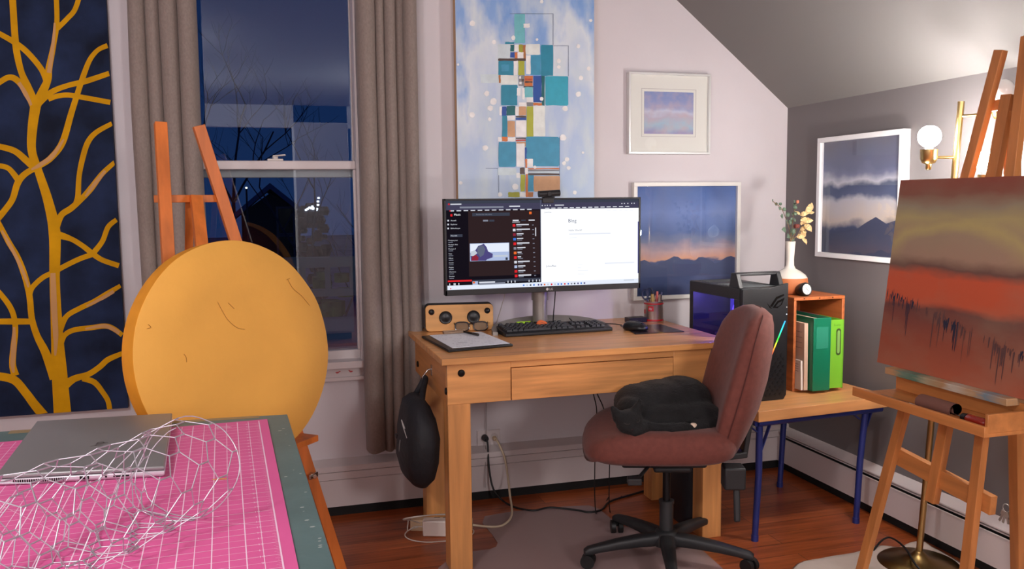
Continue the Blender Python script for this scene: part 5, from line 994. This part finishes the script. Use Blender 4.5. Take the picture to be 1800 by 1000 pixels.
# tools in the tray
zt = .650
g = thing('palette_knife', 'thin metal palette knife lying at the left end of the easel tray', 'palette knife', (1.81, 2.14, zt)); B().bar((1.815, 2.20, zt+.003), (1.80, 2.05, zt+.006), .018, .0015, w2=.026).done('blade', mat('dull_steel', (120, 112, 108), .4, .8), g); B().cyl((1.80, 2.05, zt+.008), (1.797, 2.01, zt+.008), .004, n=10).done('shank', m_chr, g)
g = thing('rolled_rag', 'brown rolled rag in the middle of the easel tray', 'rag', (1.82, 1.96, zt)); b = B()
sp_ = [V((1.822+(.004+.0022*k*.5)*math.cos(k*.5), 0, zt+.021+(.004+.0022*k*.42)*math.sin(k*.5))) for k in range(24)]
b.rings([[p+V((0, 2.03-j*.13, 0)) for p in sp_]+[p*1.0+V((.0015, 2.03-j*.13, .001)) for p in reversed(sp_)] for j in (0, .5, 1)]); b.done('cloth_roll', mat('brown_rag', (116, 76, 64), .85), g, ang=80)
g = thing('screwdriver', 'screwdriver with a red handle at the right end of the easel tray', 'screwdriver', (1.81, 1.85, zt)); B().cyl((1.815, 1.915, zt+.012), (1.812, 1.862, zt+.0135), .0028, n=10).done('shaft', m_chr, g); B().cyl((1.812, 1.865, zt+.0135), (1.811, 1.848, zt+.0135), .011, .0125, n=14).done('collar', m_cab, g)
B().lathe([(.011, 0), (.0135, .006), (.0125, .02), (.0135, .05), (.012, .062), (.006, .068)], (1.811, 1.848, zt+.0135), 16, (-.02, -1, 0)).done('handle', mat('red_handle', (150, 40, 24), .25, coat=.5), g, ang=50)
# things near the easel's foot
kx = px(1769, 893, 2.19)
m_key = mat('key_nickel', (190, 188, 184), .3, .6)
g = thing('key_ring', 'bunch of silver keys hanging at the back leg of the easel', 'keys', kx)
B().tube(sring(kx, (0, 1, 0), (0, 0, 1), .013, .013, 2, 16), .0015, 6, False, True).done('ring', m_key, g)
for (dy, dz) in ((.028, -.05), (.014, -.052), (-.006, -.05)): B().bar(kx+V((0, dy*.3, -.013)), kx+V((.002, dy*.55, -.028)), .016, .0025, (1, 0, 0)).bar(kx+V((.002, dy*.5, -.026)), kx+V((.004, dy, dz)), .007, .0025, (1, 0, 0)).done('key', m_key, g)
dc = [pz(x, y, 0) for (x, y) in ((1370, 1030), (1400, 992), (1440, 982), (1500, 972), (1545, 959), (1580, 962), (1600, 955), (1622, 951), (1640, 962), (1665, 975), (1700, 1000), (1730, 1060), (1600, 1120), (1420, 1110))]
b = B(); ctr = sum(dc, V((0, 0, 0)))/len(dc); ringz = []
for s in (1.0, .96, .8, .6, .4, .2, .03):
    r_ = []
    for i, p in enumerate(smooth(dc+[dc[0]], 3)[:-1]): q = ctr.lerp(p, s); r_.append(V((q.x, q.y, .0012 if s == 1 else .003+.006*abs(noise.noise((q.x*9, q.y*9, 2))))))
    ringz.append(r_)
b.rings(ringz); single(b, 'drop_cloth', mat('canvas_cloth', (206, 192, 180), .85, bump=.3, bs=40), 'pale drop cloth spread on the floor under the brass lamp', 'cloth', ang=180)
single(B().tube(smooth([pz(1535, 968, .004), pz(1550, 950, .02), pz(1566, 945, .03), pz(1590, 962, .045), pz(1608, 990, .04), pz(1625, 1010, .02), pz(1650, 1040, .012)], 6), .0035), 'lamp_cord', m_cab, 'black cord looping over the brass lamp base', 'cord')
bt = pz(1800, 975, .093); g = thing('squeeze_bottle', 'orange bottle with a blue cap at the bottom right corner by the easel leg', 'bottle', (bt.x+.01, bt.y, 0))
o = V((bt.x+.012, bt.y, 0)); B().lathe([(.034, 0), (.04, .004), (.04, .05), (.034, .062), (.02, .07)], o, 24).done('bottle', mat('orange_bottle', (226, 112, 42), .4), g); B().lathe([(.030, .066), (.032, .070), (.030, .088), (.018, .096), (.005, .098)], o, 24).done('cap', mat('blue_cap', (44, 78, 160), .4), g)
# ================================================================ ORANGE EASEL WITH THE YELLOW DISC
wo = wood('orange_easel_wood', (206, 112, 46), .7, 2, .45, 7)
oe = thing('orange_easel', 'orange wooden easel in front of the window carrying the yellow disc', 'easel', (-.02, 2.55, 0))
A0, A1 = py(282, 216, 2.74), pz(330, 1085, .0); A1 = py(327, 1000, 2.40)
C0, C1 = py(349, 221, 2.78), V((0, 0, 0)); C1 = pz(603, 1012, .0)
A1 = A0+(A1-A0)*((A0.z-0)/(A0.z-A1.z))
dA = V((.28, -.96, 0))
B().bar(A1, A0, .034, .024, dA).done('front_leg', wo, oe, bev=.0015); B().bar(C1, C0, .034, .024, dA).done('front_leg', wo, oe, bev=.0015)
def onleg(P, Q, z): return P+(Q-P)*((z-P.z)/(Q.z-P.z))
z1 = py(325, 349, 2.68).z
lA, lC = onleg(A1, A0, z1), onleg(C1, C0, z1); dr = (lC-lA).normalized(); bk = V((-dA.x, -dA.y, 0))*.022
B().bar(lA-dr*.02+bk, lC+dr*.012+bk, .034, .022, (0, 0, 1)).done('crossbar', wo, oe, bev=.0015)
mt = (lA*.47+lC*.53)+V((0, 0, .005)); mb_ = py(358, 470, 2.60)
B().bar(mt+bk*-.2, mt+bk*-.2+(mb_-mt).normalized()*.42, .034, .022, dA).done('centre_mast', wo, oe, bev=.0015)
rb = mt+bk*1.6+V((-.01, 0, -.01)); B().bar(rb, V((rb.x-.10, rb.y+.42, 0)), .032, .024, (1, 0, 0)).done('rear_leg', wo, oe, bev=.0015)
zt_ = .505; tA, tC = onleg(A1, A0, zt_), onleg(C1, C0, zt_); tr_e = py(549, 806, tC.y-.05)
dr = (tC-tA).normalized(); fr = V((dA.x, dA.y, 0))
B().bar(tA-dr*.10+fr*.05, tC+dr*.030+fr*.05, .075, .02, (0, 0, 1)).done('tray', wo, oe, bev=.0015)
wn = pz(532, 828, .44); wn = py(537, 838, tC.y-.03); B().cyl(onleg(C1, C0, wn.z)+fr*.012, onleg(C1, C0, wn.z)+fr*.05+dr*-.0, .007, n=12).bar(onleg(C1, C0, wn.z)+fr*.035-dr*.02, onleg(C1, C0, wn.z)+fr*.035+dr*.02, .006, .016).done('wing_nut', m_chr, oe, bev=.001)
DR = .296; zc_ = zt_+.010+DR*.995
dn_ = V((math.sin(rad(37))*math.cos(rad(8)), -math.cos(rad(37))*math.cos(rad(8)), math.sin(rad(8))))
dc_ = py(422, 619, 2.36); uu = V((dn_.y*-1, dn_.x, 0)).normalized(); vv = dn_.cross(uu); vv = vv if vv.z > 0 else -vv
ds = thing('yellow_disc', 'big round yellow-painted disc propped on the orange easel', 'disc', dc_-V((0, 0, DR)))
rim = []
for k in range(72):
    a = 2*math.pi*k/72; rim.append((math.cos(a), math.sin(a), 1+.008*noise.noise((math.cos(a)*3, math.sin(a)*3, 0))))
def dring(r, o): return [dc_+uu*(x*r*k)+vv*(y*r*k)+dn_*o for x, y, k in rim]
B().rings([dring(DR, -.050), dring(DR*1.003, -.002), dring(DR*1.001, .001)], caps=False).done('edge', mat('ochre_edge', (214, 140, 22), .7, var=.12, vs=12), ds)
B().rings([dring(DR*1.001, .001), dring(DR*.996, .003), dring(DR*.6, .0032), dring(DR*.03, .0032)]).done('face', mat('yellow_plaster', (226, 166, 72), .8, var=.05, vs=6, bump=.12, bs=90), ds, ang=60)
B().rings([dring(DR*.99, -.0495), dring(DR*.05, -.0495)]).done('back', mat('raw_board', (170, 120, 60), .8), ds)
m_scr = mat('scratch_brown', (168, 112, 36), .8)
def dpt(x, y): return pp(x, y, dc_+dn_*.0036, dn_)
for pts in ([(382, 530), (392, 549), (402, 564), (417, 576), (431, 579)], [(401, 532), (406, 537), (412, 543)], [(505, 490), (515, 507), (530, 520), (545, 538)], [(260, 570), (265, 575), (258, 578)], [(323, 622), (327, 628), (328, 637)], [(503, 492), (510, 489)]):
    B().tube(smooth([dpt(*q_) for q_ in pts], 4), [.0003]+[.0009]*((len(pts)-1)*4-1)+[.0003], 5).done('scratch', m_scr, ds)

# ================================================================ WORK TABLE IN THE FOREGROUND
TZ = .80
wt = thing('work_table', 'work table with a grey-green painted top at the bottom left', 'table', (-.45, 1.45, 0), 0)
q = [pz(505, 728, TZ), pz(590, 1000, TZ)]; e1_ = (q[1]-q[0]); near = q[0]+e1_*1.45; eX = V((-.5-.042, 1.955-1.917, 0)).normalized()
FL_ = q[0]+eX*1.15; NL_ = near+eX*1.15
m_gt = mat('grey_green_paint', (86, 112, 112), .45, var=.1, vs=12, bump=.06, bs=80)
b = B().prism([FL_, q[0], near, NL_], (0, 0, -.035)); b.m(1); random.seed(9)
for i in range(16):
    c = q[0]+e1_*random.uniform(.05, 1.0)+eX*random.uniform(.008, .036)+V((0, 0, .0004)); s = random.uniform(.0008, .0028); b.poly([c+V((s*1.6*math.cos(a), s*math.sin(a), 0)) for a in [k for k in range(6)]])
b.done('tabletop', [m_gt, mat('paint_flecks', (172, 180, 176), .5)], wt, bev=.0015)
B().prism([q[0]+eX*.55+V((0, 0, .0003)), q[0]+eX*.06+V((0, 0, .0003)), q[0]+eX*.06+e1_*.022+V((0, 0, .0003)), q[0]+eX*.55+e1_*.03+V((0, 0, .0003))], (0, 0, .0004)).done('masking_strip', mat('tan_tape', (146, 126, 92), .5), wt)
for (s, v) in ((.06, .08), (1.05, .08), (.06, 1.35), (1.05, 1.35)):
    c = q[0]+eX*s+e1_*v; B().bx(c.x-.03, c.x+.03, c.y-.03, c.y+.03, 0, TZ-.035).done('leg', mat('table_leg_wood', (120, 84, 52), .6), wt, bev=.002)
# cutting mat
m_pk = mat('pink_mat', (216, 92, 152), .55, var=.03, vs=5); m_ln = mat('mat_white_lines', (240, 206, 226), .6)
mz = TZ+.0005; MR0, MR1 = pz(470, 738, mz), pz(525, 1000, mz); mdY = (MR1-MR0).normalized(); mdX = V((mdY.y, -mdY.x, 0)); MW, ML = .92, .98
if mdX.x > 0: mdX = -mdX
cm = thing('cutting_mat', 'large pink cutting mat with a white ruled grid on the work table', 'cutting mat', MR0)
def mp3(u, v, o=.0021): return V((MR0+mdX*u+mdY*v).xy.to_tuple()+(mz+o,))
B().prism([mp3(0, 0, 0), mp3(0, ML, 0), mp3(MW, ML, 0), mp3(MW, 0, 0)], (0, 0, .002)).done('mat_sheet', m_pk, cm, bev=.0006)
b = B(); gu0, gv0 = .018, .010; IN = .0216
def gl_(u0, v0, u1, v1, w, o=.0023):
    d = (V((u1-u0, v1-v0))).normalized(); n_ = V((-d.y, d.x))*w/2; b.poly([mp3(u0+n_.x, v0+n_.y, o), mp3(u1+n_.x, v1+n_.y, o), mp3(u1-n_.x, v1-n_.y, o), mp3(u0-n_.x, v0-n_.y, o)])
for i in range(41):
    u = gu0+i*IN; gl_(u, gv0, u, ML-.02, .0011 if i % 2 else .0016, .0023)
gl_(gu0, gv0, gu0, ML-.02, .0022, .0024)
for i in range(1, 44): gl_(gu0, gv0+i*IN, MW-.02, gv0+i*IN, .0007 if i % 2 else .0011, .0025)
for i in range(4, 160): gl_(gu0, gv0+i*IN/4, gu0+.005+(.003 if i % 2 == 0 else 0), gv0+i*IN/4, .0005, .0026)
gl_(gu0, gv0+.045, gu0+.50, gv0+.22, .0008, .0027); gl_(gu0+.18, ML-.25, gu0+.62, gv0+.06, .0008, .0027); gl_(gu0+.02, gv0+.62, gu0+.6, gv0+.30, .0007, .0027)
for k in range(5):
    r_ = .006+k*.0026; P_ = [(gu0+.072+r_*math.cos(a), gv0+.040-r_*1.1*math.sin(a)) for a in [j*math.pi/8 for j in range(9)]]
    for j in range(8): gl_(*P_[j], *P_[j+1], .0009, .0027)
b.done('grid_lines', m_ln, cm, flat=True)
b = B(); ang_ = math.atan2(-mdX.y, -mdX.x)
for i in range(1, 42): b.text(str(44-i), .0085, Matrix.Translation(mp3(gu0+.024, gv0+i*IN+.003, .0026)) @ Matrix.Rotation(ang_, 4, 'Z'), 'CENTER')
b.done('ruler_numbers', m_ln, cm, flat=True)
b = B()
c = pz(386, 842, mz+.003); b.bar(c+V((-.012, .002, 0)), c+V((.012, -.001, 0)), .003, .0004); b.done('yellow_paint_mark', mat('yellow_smear', (214, 160, 52), .6), cm)
# laptop
LZ = TZ+.0031
lp = thing('laptop', 'closed silver laptop on the pink cutting mat under the chicken wire', 'laptop', (-.31, 1.75, LZ))
nr, fr_, fl2, nl = V((-.169, 1.521, 0)), V((-.192, 1.912, 0)), V((-.452, 1.930, 0)), V((-.430, 1.555, 0))
m_al = mat('laptop_grey', (140, 140, 140), .42, .55); m_al2 = mat('laptop_light_edge', (198, 190, 198), .35, .35)
def lq(z, k=0): return [V((p.x, p.y, z))+((nr+fl2)/2-p)*k for p in (nl, nr, fr_, fl2)]
B().rings([lq(LZ, .03), lq(LZ+.004, .0), lq(LZ+.0115, 0)]).done('base', m_al2, lp, bev=.002)
B().rings([lq(LZ+.0128, .0), lq(LZ+.0185, .0), lq(LZ+.0195, .01)]).done('lid', m_al, lp, bev=.002)
ev = (nr-nl).normalized(); en = V((ev.y, -ev.x, 0)); ew = (nr-nl).length
b = B()
def lport(u0, u1, z0, z1): a_ = nl+ev*(u0*ew); c_ = nl+ev*(u1*ew); b.hexa([a_+en*.0008+V((0, 0, LZ+z0)), c_+en*.0008+V((0, 0, LZ+z0)), c_+V((0, 0, LZ+z0)), a_+V((0, 0, LZ+z0)), a_+en*.0008+V((0, 0, LZ+z1)), c_+en*.0008+V((0, 0, LZ+z1)), c_+V((0, 0, LZ+z1)), a_+V((0, 0, LZ+z1))])
for i in range(24): lport(.10+i*.0132, .107+i*.0132, .0045, .0095)
lport(.49, .545, .0045, .0098); lport(.64, .652, .0055, .0085); lport(.69, .785, .0055, .0080); lport(.80, .806, .006, .0075)
b.done('ports', m_bolt, lp)
cl = (nl+fr_)/2+V((.02, -.03, LZ+.0197)); B().text('hp', .03, Matrix.Translation(cl) @ Matrix.Rotation(rad(92), 4, 'Z'), 'CENTER').done('lid_emblem', mat('dark_emblem', (60, 60, 64), .3, .5), lp, flat=True)
# chicken wire roll
m_wire = mat('galvanised_wire', (196, 194, 202), .35, .7)
def wire_roll():
    b = B(); E = V((-.115, 1.345, TZ)); G = V((-.46, .87, TZ)); ax = (G-E); Ln = ax.length; ax.normalize(); sd = V((-ax.y, ax.x, 0))
    if sd.x > 0: sd = -sd
    def P3(s, t):   # s along the axis, t turns round the spiral
        k = s/Ln; r = .084-.014*t+.012*math.exp(-k*7)
        a = 2*math.pi*t-1.9; wob = .006*noise.noise((s*7, math.cos(a)*1.7, math.sin(a)*1.7+t*3)); r += wob
        dr_ = .014*noise.noise((s*5, t*2.3, 9))*(1+1.2*math.exp(-k*6))
        z = .066+.068*(1+.5*min(1, k))*(r/.084)*math.sin(a)-.0; x = r*1.05*math.cos(a)
        p = E+ax*(s+dr_-.035*math.sin(a)*math.exp(-k*4))+sd*x; return V((p.x, p.y, max(TZ+.0036, TZ+z)))
    cw, chh = .060, .036; nt = 1.45; NTt = int(nt*2*math.pi*.082/cw); NS = int(Ln/(chh*1.0)); seen = set()
    def node(i, j, top): return P3(max(0, j*chh+(chh*.26 if top else -.26*chh)), (i+(.5 if j % 2 else 0))*nt/NTt)
    for j in range(NS):
        for i in range(NTt):
            # each hexagon gives one twisted tie and the two wires leaving it
            a, c = node(i, j, False), node(i, j, True)
            segs = [(a, c, .0012)]
            if j+1 < NS:
                i2 = i if j % 2 else i-1
                if i2 >= 0: segs.append((c, node(i2, j+1, False), .00085))
                if i2+1 < NTt: segs.append((c, node(i2+1, j+1, False), .00085))
            for (p, q_, r) in segs:
                if (p-q_).length < .002: continue
                m_ = (p+q_)/2; b.tube([p, m_, q_], r, 5)
    # the selvedge along the open end
    b.tube([P3(0, t*nt/60) for t in range(61)], .0009, 5)
    return b
single(wire_roll(), 'chicken_wire_roll', m_wire, 'loose roll of galvanised chicken wire lying over the laptop and pink mat', 'wire mesh', ang=80)
